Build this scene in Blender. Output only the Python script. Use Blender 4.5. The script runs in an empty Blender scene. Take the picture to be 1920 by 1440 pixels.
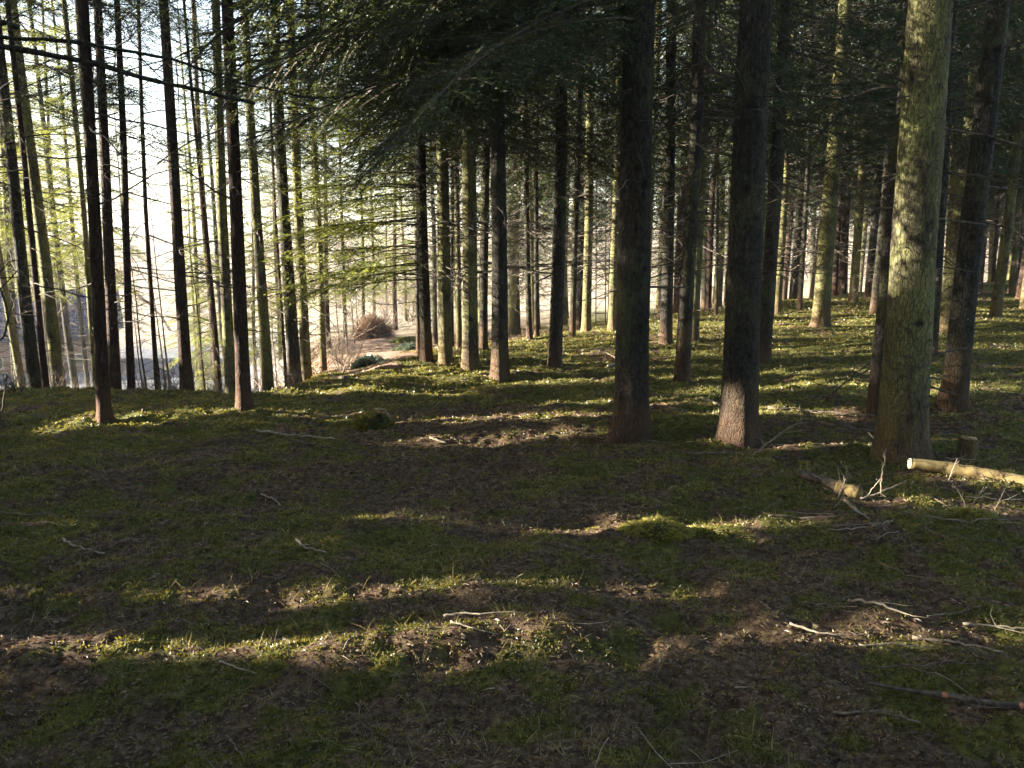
import bpy, math, random
import numpy as np
from mathutils import Vector, Matrix, Euler

# ------------------------------------------------------------------ camera, world, sun, exposure
S = bpy.context.scene
COL = S.collection
CAM_H = 1.6
PITCH = math.radians(9.7)
FPX = 1450.0                       # focal length in pixels of the 1920 wide photograph
cd = bpy.data.cameras.new('camera'); cam = bpy.data.objects.new('camera', cd); COL.objects.link(cam)
cam.location = (0, 0, CAM_H); cam.rotation_euler = (math.radians(90) - PITCH, 0, 0)
cd.sensor_width = 36; cd.lens = 36 * FPX / 1920; cd.clip_start = 0.05; cd.clip_end = 2000
S.camera = cam

SUN_EL = math.radians(14.0)
SUN_AZ = math.radians(86.0)        # to the left of the viewing direction
SUNV = np.array([-math.cos(SUN_EL) * math.sin(SUN_AZ), math.cos(SUN_EL) * math.cos(SUN_AZ), math.sin(SUN_EL)])
W = bpy.data.worlds.new('World'); S.world = W; W.use_nodes = True
nt = W.node_tree; nt.nodes.clear()
sky = nt.nodes.new('ShaderNodeTexSky'); sky.sky_type = 'NISHITA'; sky.sun_disc = False
sky.sun_elevation = SUN_EL; sky.sun_rotation = -SUN_AZ
sky.air_density = 1.0; sky.dust_density = 3.0; sky.ozone_density = 1.0
bg = nt.nodes.new('ShaderNodeBackground'); bg.inputs['Strength'].default_value = 0.052
wo = nt.nodes.new('ShaderNodeOutputWorld')
nt.links.new(sky.outputs[0], bg.inputs[0]); nt.links.new(bg.outputs[0], wo.inputs[0])
sl = bpy.data.lights.new('sun', 'SUN'); sl.energy = 5.0; sl.angle = math.radians(0.5); sl.color = (1.0, 0.91, 0.76)
so = bpy.data.objects.new('sun', sl); COL.objects.link(so)
so.rotation_euler = Vector(-SUNV).to_track_quat('-Z', 'Y').to_euler()
S.view_settings.view_transform = 'Standard'; S.view_settings.look = 'None'
S.view_settings.exposure = 3.6; S.view_settings.gamma = 1
S.render.engine = 'CYCLES'
S.cycles.max_bounces = 6; S.cycles.diffuse_bounces = 3; S.cycles.transmission_bounces = 3
S.cycles.transparent_max_bounces = 4; S.cycles.volume_bounces = 0
S.cycles.use_denoising = True

rng = np.random.default_rng(11)
random.seed(5)

# ------------------------------------------------------------------ maths helpers
def smooth(a, b, x):
    t = np.clip((x - a) / (b - a), 0, 1)
    return t * t * (3 - 2 * t)

_tab = np.random.default_rng(3).random((256, 256))
def vnoise(x, y):
    xi = np.floor(x).astype(int); yi = np.floor(y).astype(int)
    fx = x - xi; fy = y - yi
    fx = fx * fx * (3 - 2 * fx); fy = fy * fy * (3 - 2 * fy)
    a = _tab[xi & 255, yi & 255]; b = _tab[(xi + 1) & 255, yi & 255]
    c = _tab[xi & 255, (yi + 1) & 255]; d = _tab[(xi + 1) & 255, (yi + 1) & 255]
    return (a * (1 - fx) + b * fx) * (1 - fy) + (c * (1 - fx) + d * fx) * fy * 1.0
def fbm(x, y, o=4):
    s = 0; a = 1.0; t = 0
    for k in range(o):
        s = s + a * (vnoise(x * 2 ** k + 17.3 * k, y * 2 ** k + 9.1 * k) - 0.5); t += a; a *= 0.5
    return s / t * 2

EA = [-9, -0.33, -0.20, -0.12, 0.02, 0.25, 0.6, 2.0]
EY = [8.95, 8.95, 10.0, 11.6, 14.0, 18.0, 28.0, 42.0]
def height(x, y, fine=True):
    x = np.asarray(x, float); y = np.asarray(y, float)
    a = x / np.maximum(y, 3.0)
    s = np.maximum(y - np.interp(a, EA, EY), 0)
    wl = 1 - smooth(-0.38, -0.235, a); wr = smooth(-0.09, 0.03, a)
    wp = 1 - wl - wr
    dl = -4.0 * (1 - np.exp(-s / 8.0)) - 0.02 * s * np.exp(-s / 30)
    dp = -2.3 * (1 - np.exp(-s / 20.0))
    dr = -1.6 * (1 - np.exp(-s / 16.0))
    z = wl * dl + wp * dp + wr * dr
    z = z + 0.024 * np.clip(x, 0, 30) * smooth(4, 14, y) * (1 - 0.5 * smooth(25, 60, y))
    z = z + 0.10 * smooth(0.0, 6, x) * smooth(2.5, 6, y)
    z = z + 0.055 * np.clip(y - 52, 0, 190)
    z = z + 0.9 * fbm(x * 0.02 + 5, y * 0.02) * smooth(40, 90, y)
    z = z + 0.10 * fbm(x * 0.33 + 2, y * 0.45 + 1, 3) + 0.070 * fbm(x * 1.25 + 7, y * 1.9, 3)
    # low ridges of moss crossing the foreground
    z = z + 0.05 * np.exp(-((y - 2.95 - 0.06 * np.sin(x * 2.0) - 0.05 * np.clip(x, -1, 1)) / 0.16) ** 2) * smooth(-3.0, -0.4, x + 1) * (1 - smooth(0.2, 0.7, x))
    z = z + 0.07 * np.exp(-(((x - 0.75) / 0.35) ** 2 + ((y - 4.15) / 0.22) ** 2))
    if fine:
        z = z + (0.038 * fbm(x * 4.5, y * 5.5, 3) + 0.030 * np.abs(fbm(x * 13.0, y * 14.0, 2))) * (1 - 0.6 * smooth(9, 16, y))
    return z

CP, SP = math.cos(PITCH), math.sin(PITCH)
def ray(px, py):
    xc = (px - 960) / FPX; yc = -(py - 720) / FPX
    return np.array([xc, CP + yc * SP, -SP + yc * CP])
def ground(px, py):
    d = ray(px, py); t = np.arange(1.2, 120, 0.01)
    P = d[None] * t[:, None]
    below = (P[:, 2] + CAM_H) < height(P[:, 0], P[:, 1], False)
    i = int(np.argmax(below)) if below.any() else len(t) - 1
    x, y = P[i, 0], P[i, 1]
    return np.array([x, y, float(height(x, y))])
def at(px, py, Y):                 # the point seen at a pixel, Y metres ahead
    d = ray(px, py); t = Y / d[1]
    return np.array([d[0] * t, Y, CAM_H + d[2] * t])
def camdepth(P):
    return P[1] * CP - (P[2] - CAM_H) * SP

# ------------------------------------------------------------------ materials
def newmat(name):
    m = bpy.data.materials.new(name); m.use_nodes = True
    n = m.node_tree.nodes; n.clear()
    return m, n, m.node_tree.links
def ramp(n, stops, interp='LINEAR'):
    r = n.new('ShaderNodeValToRGB'); r.color_ramp.interpolation = interp
    e = r.color_ramp.elements
    while len(e) < len(stops): e.new(0.5)
    for k, (p, c) in enumerate(stops):
        e[k].position = p; e[k].color = (c[0], c[1], c[2], 1)
    return r
def mixc(n, l, fac, a, b, mode='MIX'):
    m = n.new('ShaderNodeMix'); m.data_type = 'RGBA'; m.blend_type = mode
    for sock, v in ((m.inputs[0], fac), (m.inputs[6], a), (m.inputs[7], b)):
        if hasattr(v, 'links') or hasattr(v, 'is_linked'): l.new(v, sock)
        elif isinstance(v, (int, float)): sock.default_value = v
        else: sock.default_value = (v[0], v[1], v[2], 1)
    return m.outputs[2]
def noise(n, l, vec, scale, detail=4, rough=0.6, dist=0.0):
    t = n.new('ShaderNodeTexNoise'); t.inputs['Scale'].default_value = scale
    t.inputs['Detail'].default_value = detail; t.inputs['Roughness'].default_value = rough
    t.inputs['Distortion'].default_value = dist
    if vec is not None: l.new(vec, t.inputs['Vector'])
    return t.outputs['Fac']
def mapping(n, l, vec, sc):
    m = n.new('ShaderNodeMapping'); m.inputs['Scale'].default_value = sc; l.new(vec, m.inputs['Vector'])
    return m.outputs[0]

def bark(name, dark, mid, lichen, amount, scale=1.0, foot=(0.115, 0.062, 0.036)):
    m, n, l = newmat(name)
    tc = n.new('ShaderNodeTexCoord'); oi = n.new('ShaderNodeObjectInfo')
    v = mapping(n, l, tc.outputs['Object'], (1, 1, 0.55))
    add = n.new('ShaderNodeVectorMath'); add.operation = 'ADD'; l.new(v, add.inputs[0])
    sc = n.new('ShaderNodeVectorMath'); sc.operation = 'SCALE'; sc.inputs[0].default_value = (37, 11, 23)
    l.new(oi.outputs['Random'], sc.inputs['Scale']); l.new(sc.outputs[0], add.inputs[1]); v = add.outputs[0]
    f1 = noise(n, l, v, 34 * scale, 5, 0.7, 0.3)
    r1 = ramp(n, [(0.33, dark), (0.62, mid)]); l.new(f1, r1.inputs[0])
    f2 = noise(n, l, v, 3.2 * scale, 6, 0.72, 0.6)
    mr = n.new('ShaderNodeMapRange'); mr.inputs[1].default_value = 0.62 - 0.32 * amount; mr.inputs[2].default_value = 0.74 - 0.22 * amount
    l.new(f2, mr.inputs[0])
    f3 = noise(n, l, v, 90 * scale, 3, 0.6)
    r3 = ramp(n, [(0.3, [c * 0.6 for c in lichen]), (0.7, [min(1, c * 1.3) for c in lichen])]); l.new(f3, r3.inputs[0])
    c = mixc(n, l, mr.outputs[0], r1.outputs[0], r3.outputs[0])
    # grey crustose lichen blotches
    vo = n.new('ShaderNodeTexVoronoi'); vo.inputs['Scale'].default_value = 9 * scale; l.new(v, vo.inputs['Vector'])
    rb = n.new('ShaderNodeMapRange'); rb.inputs[1].default_value = 0.16; rb.inputs[2].default_value = 0.05; l.new(vo.outputs['Distance'], rb.inputs[0])
    ml = n.new('ShaderNodeMath'); ml.operation = 'MULTIPLY'; ml.inputs[1].default_value = 0.5; l.new(rb.outputs[0], ml.inputs[0])
    c = mixc(n, l, ml.outputs[0], c, [min(1, q * 1.3 + 0.03) for q in lichen])
    vk = n.new('ShaderNodeTexVoronoi'); vk.inputs['Scale'].default_value = 3.6 * scale; vk.inputs['Randomness'].default_value = 1.0
    l.new(mapping(n, l, v, (1, 1, 2.0)), vk.inputs['Vector'])
    rk_ = n.new('ShaderNodeMapRange'); rk_.inputs[1].default_value = 0.17; rk_.inputs[2].default_value = 0.07; rk_.inputs[4].default_value = 0.85; l.new(vk.outputs['Distance'], rk_.inputs[0])
    c = mixc(n, l, rk_.outputs[0], c, (0.018, 0.014, 0.011))
    fs = noise(n, l, mapping(n, l, v, (1, 1, 9.0)), 5 * scale, 4, 0.65)
    rs_ = n.new('ShaderNodeMapRange'); rs_.inputs[1].default_value = 0.60; rs_.inputs[2].default_value = 0.74; rs_.inputs[4].default_value = 0.55; l.new(fs, rs_.inputs[0])
    c = mixc(n, l, rs_.outputs[0], c, [q * 0.8 for q in dark])
    vc = n.new('ShaderNodeTexVoronoi'); vc.feature = 'DISTANCE_TO_EDGE'; vc.inputs['Scale'].default_value = 42 * scale
    wv = n.new('ShaderNodeVectorMath'); wv.operation = 'ADD'; l.new(mapping(n, l, v, (1, 1, 0.5)), wv.inputs[0])
    nv_ = n.new('ShaderNodeTexNoise'); nv_.inputs['Scale'].default_value = 12; l.new(v, nv_.inputs['Vector'])
    sv_ = n.new('ShaderNodeVectorMath'); sv_.operation = 'SCALE'; sv_.inputs['Scale'].default_value = 0.06; l.new(nv_.outputs['Color'], sv_.inputs[0]); l.new(sv_.outputs[0], wv.inputs[1]); l.new(wv.outputs[0], vc.inputs['Vector'])
    rc_ = n.new('ShaderNodeMapRange'); rc_.inputs[1].default_value = 0.10; rc_.inputs[2].default_value = 0.0; rc_.inputs[4].default_value = 0.5; l.new(vc.outputs['Distance'], rc_.inputs[0])
    c = mixc(n, l, rc_.outputs[0], c, dark)
    # reddish bare bark at the foot of the stem
    sx = n.new('ShaderNodeSeparateXYZ'); l.new(tc.outputs['Object'], sx.inputs[0])
    mf = n.new('ShaderNodeMath'); mf.operation = 'MULTIPLY_ADD'; mf.inputs[1].default_value = 1.6; mf.inputs[2].default_value = -0.5
    l.new(f2, mf.inputs[0])
    sb = n.new('ShaderNodeMath'); sb.operation = 'SUBTRACT'; l.new(mf.outputs[0], sb.inputs[0]); l.new(sx.outputs[2], sb.inputs[1])
    mr2 = n.new('ShaderNodeMapRange'); mr2.inputs[1].default_value = -0.35; mr2.inputs[2].default_value = 0.25; mr2.inputs[4].default_value = 0.6; l.new(sb.outputs[0], mr2.inputs[0])
    c = mixc(n, l, mr2.outputs[0], c, foot)
    b = n.new('ShaderNodeBsdfPrincipled'); l.new(c, b.inputs['Base Color']); b.inputs['Roughness'].default_value = 0.9
    b.inputs['Specular IOR Level'].default_value = 0.15
    bp = n.new('ShaderNodeBump'); bp.inputs['Strength'].default_value = 1.0; bp.inputs['Distance'].default_value = 0.02
    hs = n.new('ShaderNodeMath'); hs.operation = 'MULTIPLY_ADD'; l.new(rc_.outputs[0], hs.inputs[0]); hs.inputs[1].default_value = -0.9; l.new(f1, hs.inputs[2])
    l.new(hs.outputs[0], bp.inputs['Height']); l.new(bp.outputs[0], b.inputs['Normal'])
    o = n.new('ShaderNodeOutputMaterial'); l.new(b.outputs[0], o.inputs[0])
    return m
M_MOSSY = bark('mossy_bark', (0.022, 0.018, 0.014), (0.10, 0.083, 0.062), (0.205, 0.20, 0.080), 0.75)
M_GREY = bark('grey_bark', (0.016, 0.0145, 0.0125), (0.065, 0.058, 0.048), (0.085, 0.085, 0.045), 0.45)
M_RED = bark('reddish_bark', (0.016, 0.011, 0.009), (0.075, 0.045, 0.032), (0.09, 0.085, 0.04), 0.18)

def simple(name, stops, scale, rough=0.9, bump=0.4, dist=0.01, coords='Object', det=4):
    m, n, l = newmat(name)
    tc = n.new('ShaderNodeTexCoord'); oi = n.new('ShaderNodeObjectInfo')
    f = noise(n, l, tc.outputs[coords], scale, det, 0.65)
    r = ramp(n, stops); l.new(f, r.inputs[0])
    hv = n.new('ShaderNodeHueSaturation'); l.new(r.outputs[0], hv.inputs['Color'])
    mr = n.new('ShaderNodeMapRange'); mr.inputs[3].default_value = 0.8; mr.inputs[4].default_value = 1.2; l.new(oi.outputs['Random'], mr.inputs[0]); l.new(mr.outputs[0], hv.inputs['Value'])
    b = n.new('ShaderNodeBsdfPrincipled'); l.new(hv.outputs[0], b.inputs['Base Color']); b.inputs['Roughness'].default_value = rough
    b.inputs['Specular IOR Level'].default_value = 0.2
    if bump:
        bp = n.new('ShaderNodeBump'); bp.inputs['Strength'].default_value = bump; bp.inputs['Distance'].default_value = dist
        l.new(f, bp.inputs['Height']); l.new(bp.outputs[0], b.inputs['Normal'])
    o = n.new('ShaderNodeOutputMaterial'); l.new(b.outputs[0], o.inputs[0])
    return m
M_TWIG = simple('dead_twig', [(0.35, (0.035, 0.03, 0.024)), (0.65, (0.12, 0.10, 0.08))], 30)
M_STICK = simple('weathered_stick', [(0.3, (0.04, 0.03, 0.022)), (0.6, (0.16, 0.125, 0.09))], 22)
M_PALE = simple('bleached_stick', [(0.3, (0.13, 0.10, 0.07)), (0.65, (0.36, 0.30, 0.22))], 22)
M_LOG = simple('peeled_log', [(0.36, (0.07, 0.045, 0.025)), (0.47, (0.22, 0.16, 0.065)), (0.72, (0.34, 0.27, 0.12))], 16)
M_CUT = simple('cut_wood', [(0.3, (0.62, 0.50, 0.32)), (0.7, (0.78, 0.68, 0.48))], 40)
M_ORANGE = simple('torn_wood', [(0.3, (0.22, 0.08, 0.05)), (0.7, (0.42, 0.20, 0.12))], 60)

def leafmat(name, c1, c2, trans=0.35, nscale=1.3, warm=(0.16, 0.15, 0.02)):
    m, n, l = newmat(name)
    tc = n.new('ShaderNodeTexCoord'); oi = n.new('ShaderNodeObjectInfo'); ge = n.new('ShaderNodeNewGeometry')
    f = noise(n, l, ge.outputs['Position'], nscale, 3, 0.6)
    r = ramp(n, [(0.3, c1), (0.7, c2)]); l.new(f, r.inputs[0])
    hv = n.new('ShaderNodeHueSaturation'); l.new(r.outputs[0], hv.inputs['Color'])
    mr = n.new('ShaderNodeMapRange'); mr.inputs[3].default_value = 0.7; mr.inputs[4].default_value = 1.3
    l.new(ge.outputs['Random Per Island'], mr.inputs[0]); l.new(mr.outputs[0], hv.inputs['Value'])
    d = n.new('ShaderNodeBsdfDiffuse'); l.new(hv.outputs[0], d.inputs['Color'])
    t = n.new('ShaderNodeBsdfTranslucent')
    tcn = mixc(n, l, 0.65, hv.outputs[0], warm); l.new(tcn, t.inputs['Color'])
    g = n.new('ShaderNodeBsdfGlossy'); g.inputs['Roughness'].default_value = 0.45; g.inputs['Color'].default_value = (0.5, 0.5, 0.5, 1)
    mx = n.new('ShaderNodeMixShader'); mx.inputs[0].default_value = trans; l.new(d.outputs[0], mx.inputs[1]); l.new(t.outputs[0], mx.inputs[2])
    mg = n.new('ShaderNodeMixShader'); mg.inputs[0].default_value = 0.06; l.new(mx.outputs[0], mg.inputs[1]); l.new(g.outputs[0], mg.inputs[2])
    o = n.new('ShaderNodeOutputMaterial'); l.new(mg.outputs[0], o.inputs[0])
    return m
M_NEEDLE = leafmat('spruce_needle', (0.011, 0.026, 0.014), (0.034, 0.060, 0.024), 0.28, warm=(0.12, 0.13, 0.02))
M_NEEDLE_LIT = leafmat('sunlit_spruce_needle', (0.08, 0.125, 0.026), (0.20, 0.23, 0.05), 0.45, warm=(0.30, 0.30, 0.03))  # lit copy of the spruce needle: sunlit yellow-green put into its colour
M_CUSH = leafmat('sunlit_moss', (0.17, 0.16, 0.035), (0.38, 0.33, 0.07), 0.4, 6.0, warm=(0.40, 0.34, 0.05))  # moss with sunlight put into its colour, for cushions the sun misses
M_MOSSLEAF = leafmat('moss_sprig', (0.034, 0.046, 0.015), (0.21, 0.185, 0.042), 0.35, 2.6, warm=(0.32, 0.25, 0.03))
M_LITTER = leafmat('brown_litter', (0.045, 0.032, 0.020), (0.24, 0.165, 0.095), 0.15, 3.0, warm=(0.25, 0.10, 0.03))
M_STRAW = leafmat('dry_grass', (0.16, 0.13, 0.06), (0.38, 0.31, 0.15), 0.35, 3.0, warm=(0.40, 0.30, 0.10))
M_TEAL = leafmat('bluish_leaf', (0.05, 0.075, 0.06), (0.12, 0.165, 0.13), 0.3, 6.0, warm=(0.10, 0.15, 0.10))
M_BRACK = leafmat('dead_bracken', (0.11, 0.065, 0.045), (0.24, 0.155, 0.11), 0.3, 2.0, warm=(0.26, 0.15, 0.09))

# ------------------------------------------------------------------ mesh helpers
def mesh(name, V, T, mats, mi=None, smoothing=False, attrs=None):
    V = np.ascontiguousarray(V, dtype=np.float32); T = np.ascontiguousarray(T, dtype=np.int32)
    me = bpy.data.meshes.new(name)
    k = T.shape[1]
    me.vertices.add(len(V)); me.vertices.foreach_set('co', V.ravel())
    me.loops.add(T.size); me.loops.foreach_set('vertex_index', T.ravel())
    me.polygons.add(len(T)); me.polygons.foreach_set('loop_start', np.arange(0, T.size, k, dtype=np.int32))
    for m in mats: me.materials.append(m)
    if mi is not None: me.polygons.foreach_set('material_index', np.ascontiguousarray(mi, dtype=np.int32))
    if smoothing: me.polygons.foreach_set('use_smooth', np.ones(len(T), dtype=bool))
    me.update(calc_edges=True)
    if attrs:
        for an, arr in attrs.items():
            at_ = me.attributes.new(an, 'FLOAT', 'POINT'); at_.data.foreach_set('value', np.ascontiguousarray(arr, dtype=np.float32))
    return me
def link(name, me, parent=None, loc=(0, 0, 0), rot=None):
    o = bpy.data.objects.new(name, me); COL.objects.link(o); o.location = [float(c) for c in loc]
    if rot is not None: o.rotation_euler = rot
    if parent is not None: o.parent = parent
    return o
def tag(o, label, cat, group=None, kind=None):
    if label: o['label'] = label
    if cat: o['category'] = cat
    if group: o['group'] = group
    if kind: o['kind'] = kind
    return o
def tube(P, R, ns=8, cap=True):
    P = np.asarray(P, float); R = np.asarray(R, float); n = len(P)
    Tn = np.gradient(P, axis=0); Tn /= np.linalg.norm(Tn, axis=1)[:, None] + 1e-9
    ref = np.array([0, 0, 1.0]) if abs(Tn[0][2]) < 0.8 else np.array([1.0, 0, 0])
    A = np.cross(Tn, ref); A /= np.linalg.norm(A, axis=1)[:, None] + 1e-9
    B = np.cross(Tn, A)
    th = np.linspace(0, 2 * np.pi, ns, endpoint=False)
    V = P[:, None] + R[:, None, None] * (np.cos(th)[None, :, None] * A[:, None] + np.sin(th)[None, :, None] * B[:, None])
    V = V.reshape(-1, 3)
    i = np.arange(n - 1)[:, None] * ns; j = np.arange(ns)[None]; j2 = (j + 1) % ns
    a = (i + j).ravel(); b = (i + j2).ravel(); c = (i + ns + j2).ravel(); d = (i + ns + j).ravel()
    T = np.concatenate([np.stack([a, b, c], 1), np.stack([a, c, d], 1)])
    if cap:
        V = np.concatenate([V, P[:1], P[-1:]]); c0 = n * ns; c1 = c0 + 1
        jj = np.arange(ns); k2 = (jj + 1) % ns
        T = np.concatenate([T, np.stack([np.full(ns, c0), k2, jj], 1), np.stack([np.full(ns, c1), (n - 1) * ns + jj, (n - 1) * ns + k2], 1)])
    return V, T
class MB:
    def __init__(s): s.V = []; s.T = []; s.M = []; s.n = 0
    def add(s, V, T, m=0):
        s.V.append(V); s.T.append(T + s.n); s.M.append(np.full(len(T), m) if np.isscalar(m) else m); s.n += len(V)
    def get(s): return np.concatenate(s.V), np.concatenate(s.T), np.concatenate(s.M)
    def mesh(s, name, mats, smoothing=False):
        V, T, M = s.get(); return mesh(name, V, T, mats, M, smoothing)

# ------------------------------------------------------------------ foliage
def needles(r, p0, d, l, sag, nsp, nl, nw, smin=0.1):
    cnt = np.maximum(1, (l * (1 - smin) / nsp).astype(int)) * 2
    idx = np.repeat(np.arange(len(l)), cnt)
    N = len(idx); s = smin + (1 - smin) * r.random(N)
    pos = p0[idx] + d[idx] * (s * l[idx])[:, None]; pos[:, 2] -= sag[idx] * l[idx] * s * s
    side = np.where(r.random(N) < 0.5, 1.0, -1.0)
    perp = np.cross(d[idx], [0, 0, 1.0]); perp /= np.linalg.norm(perp, axis=1)[:, None] + 1e-6
    dr = d[idx] * r.uniform(0.3, 1.0, N)[:, None] + perp * (side * r.uniform(0.3, 1.0, N))[:, None]
    dr[:, 2] += r.uniform(-0.45, 0.5, N)
    dr /= np.linalg.norm(dr, axis=1)[:, None]
    w = np.cross(dr, r.normal(size=(N, 3))); w /= np.linalg.norm(w, axis=1)[:, None] + 1e-6
    ln = nl * r.uniform(0.7, 1.3, N)
    hw = w * (nw * 0.5)
    V = np.stack([pos - hw, pos + hw, pos + dr * ln[:, None]], 1).reshape(-1, 3)
    return V, np.arange(3 * N).reshape(-1, 3)
def make_bough(r, L, sp1, sp2, nsp, nl, nw, droop=0.25, up=0.0, bare=0.15, fill=1.0, hang=0.25):
    mb = MB()
    t = np.linspace(0, 1, 11); wig = np.cumsum(r.normal(0, 0.012, 11)) * L
    P = np.stack([L * t, wig, up * L * t - droop * L * t ** 2], 1)
    V, T = tube(P, 0.011 * L / 2 * (1 - t * 0.9) + 0.002, 4, False); mb.add(V, T, 0)
    n1 = int(L * (1 - bare) / sp1) * 2
    tt = bare + (1 - bare) * (np.arange(n1) + r.random(n1)) / n1
    keep = r.random(n1) < fill; tt = tt[keep]; n1 = len(tt)
    p0 = np.stack([np.interp(tt, t, P[:, k]) for k in range(3)], 1)
    sg = np.where(np.arange(n1) % 2 == 0, 1.0, -1.0); an = np.radians(r.uniform(35, 65, n1))
    l1 = (0.40 * L * np.clip(1.05 - tt, 0, 1) ** 0.65 * smooth(-0.1, 0.5, tt) + 0.07) * r.uniform(0.6, 1.15, n1)
    d = np.stack([np.cos(an), sg * np.sin(an), r.uniform(-0.35, 0.05, n1)], 1); d /= np.linalg.norm(d, axis=1)[:, None]
    sag = r.uniform(0.1, 0.5, n1) * hang * 2
    # thin woody ribbons for the side twigs
    q1 = p0 + d * (l1 * 0.5)[:, None]; q1[:, 2] -= sag * l1 * 0.25
    q2 = p0 + d * (l1 * 0.95)[:, None]; q2[:, 2] -= sag * l1 * 0.9
    up_ = np.array([0, 0, 0.0035 + 0.001 * L])
    RV = np.stack([p0 - up_, p0 + up_, q1 - up_ * .7, q1 + up_ * .7, q2], 1).reshape(-1, 3)
    b = np.arange(n1)[:, None] * 5
    RT = np.concatenate([b + [0, 1, 3], b + [0, 3, 2], b + [2, 3, 4]]); mb.add(RV, RT, 0)
    V, T = needles(r, p0, d, l1, sag, nsp, nl, nw); mb.add(V, T, 1)
    if sp2:
        cnt = np.maximum(0, (l1 * 0.8 / sp2).astype(int)) * 2; idx = np.repeat(np.arange(n1), cnt); N = len(idx)
        s = 0.15 + 0.8 * r.random(N)
        p2 = p0[idx] + d[idx] * (s * l1[idx])[:, None]; p2[:, 2] -= sag[idx] * l1[idx] * s * s
        perp = np.cross(d[idx], [0, 0, 1.0]); perp /= np.linalg.norm(perp, axis=1)[:, None]
        sd = np.where(r.random(N) < 0.5, 1.0, -1.0)
        d2 = d[idx] * 0.65 + perp * (sd * 0.75)[:, None]; d2[:, 2] += r.uniform(-0.45, 0.05, N); d2 /= np.linalg.norm(d2, axis=1)[:, None]
        l2 = (0.42 * l1[idx] * (1.0 - s) + 0.05) * r.uniform(0.6, 1.2, N)
        V, T = needles(r, p2, d2, l2, np.full(N, 0.3), nsp, nl, nw); mb.add(V, T, 1)
    return mb.get()
R2 = np.random.default_rng(21)
NEAR = [make_bough(R2, 2.4, 0.085, 0.075, 0.015, 0.024, 0.0055, R2.uniform(0.12, 0.32), hang=0.4) for _ in range(4)]
MID = [make_bough(R2, 2.2, 0.12, 0.12, 0.034, 0.045, 0.013, R2.uniform(0.1, 0.3), bare=0.25, fill=0.85) for _ in range(5)]
FAR = [make_bough(R2, 2.2, 0.16, None, 0.042, 0.10, 0.026, R2.uniform(0.1, 0.3), bare=0.25, fill=0.85) for _ in range(5)]
print('tris', len(NEAR[0][1]), len(MID[0][1]), len(FAR[0][1]))

def xform(B, loc, yaw, pitch, roll, s):
    m = (Euler((roll, pitch, yaw)).to_matrix() if False else Matrix.Rotation(yaw, 3, 'Z') @ Matrix.Rotation(-pitch, 3, 'Y') @ Matrix.Rotation(roll, 3, 'X'))
    m = np.array(m)
    return B[0] @ (m.T * s) + np.asarray(loc)[None]
def dead_branch(r, L, sub=True):
    t = np.linspace(0, 1, 8)
    P = np.stack([L * t, np.cumsum(r.normal(0, 0.02, 8)) * L, r.uniform(-0.15, 0.2) * L * t - r.uniform(0, 0.25) * L * t ** 2 + np.cumsum(r.normal(0, 0.01, 8)) * L], 1)
    mb = MB(); V, T = tube(P, (0.0045 + 0.003 * L) * (1.05 - t), 4, False); mb.add(V, T, 0)
    if sub:
        for k in range(int(r.integers(2, 4 + 5 * L))):
            s = r.uniform(0.25, 0.97); p = np.array([np.interp(s, t, P[:, j]) for j in range(3)])
            l = r.uniform(0.12, 0.42) * L * (1.1 - s * 0.6); a = r.choice([-1, 1]) * r.uniform(0.5, 1.0)
            d = np.array([math.cos(a), math.sin(a), r.uniform(-0.4, 0.3)])
            q = np.array([p, p + d * l * .5 + r.normal(0, 0.03, 3) * l, p + d * l + r.normal(0, 0.06, 3) * l])
            V, T = tube(q, [0.0032, 0.0022, 0.001], 3, False); mb.add(V, T, 0)
    return mb.get()
DEAD = [dead_branch(R2, l) for l in (0.5, 0.7, 0.9, 1.1, 1.4, 1.8)]

def crown(r, H, zlive, Lmax, fine, zfine, whorl=0.42, nb=5, deadz=(1.0, None), ndead=40, coarse=None, keep=None, dens=1.0, lowpow=0.75):
    coarse = coarse or FAR
    mb = MB(); z = zlive
    while z < H - 0.2:
        u = (z - zlive) / (H - zlive)
        L = Lmax * (1 - u) ** lowpow * (0.75 + 0.25 * smooth(0, 0.12, u)) + 0.15
        for k in range(nb):
            if r.random() > dens: continue
            B = (fine if z < zfine else coarse); B = B[r.integers(len(B))]
            zz = z + r.uniform(-0.2, 0.2); s = L / 2.2 * r.uniform(0.55, 1.1)
            pitch = math.radians(-16 + 40 * u + r.normal(0, 8))
            mb.add(xform(B, (0, 0, zz), r.uniform(0, 6.283), pitch, r.normal(0, 0.15), s), B[1], B[2])
        z += whorl * (1 + 0.3 * u)
    z1 = deadz[1] or zlive + 1.0
    for k in range(ndead):
        B = DEAD[r.integers(len(DEAD))]
        mb.add(xform(B, (0, 0, r.uniform(deadz[0], z1)), r.uniform(0, 6.283), r.normal(-0.1, 0.22), r.uniform(0, 6.28), r.uniform(0.6, 1.25)), B[1], B[2])
    V, T, M = mb.get()
    if keep is not None:
        k = keep(V[T].mean(1)); T = T[k]; M = M[k]
        used, inv = np.unique(T, return_inverse=True); V = V[used]; T = inv.reshape(-1, 3)
    return V, T, M
def crown_mesh(name, mats=None, **kw):
    V, T, M = crown(**kw); return mesh(name, V, T, mats or [M_TWIG, M_NEEDLE], M)

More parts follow.
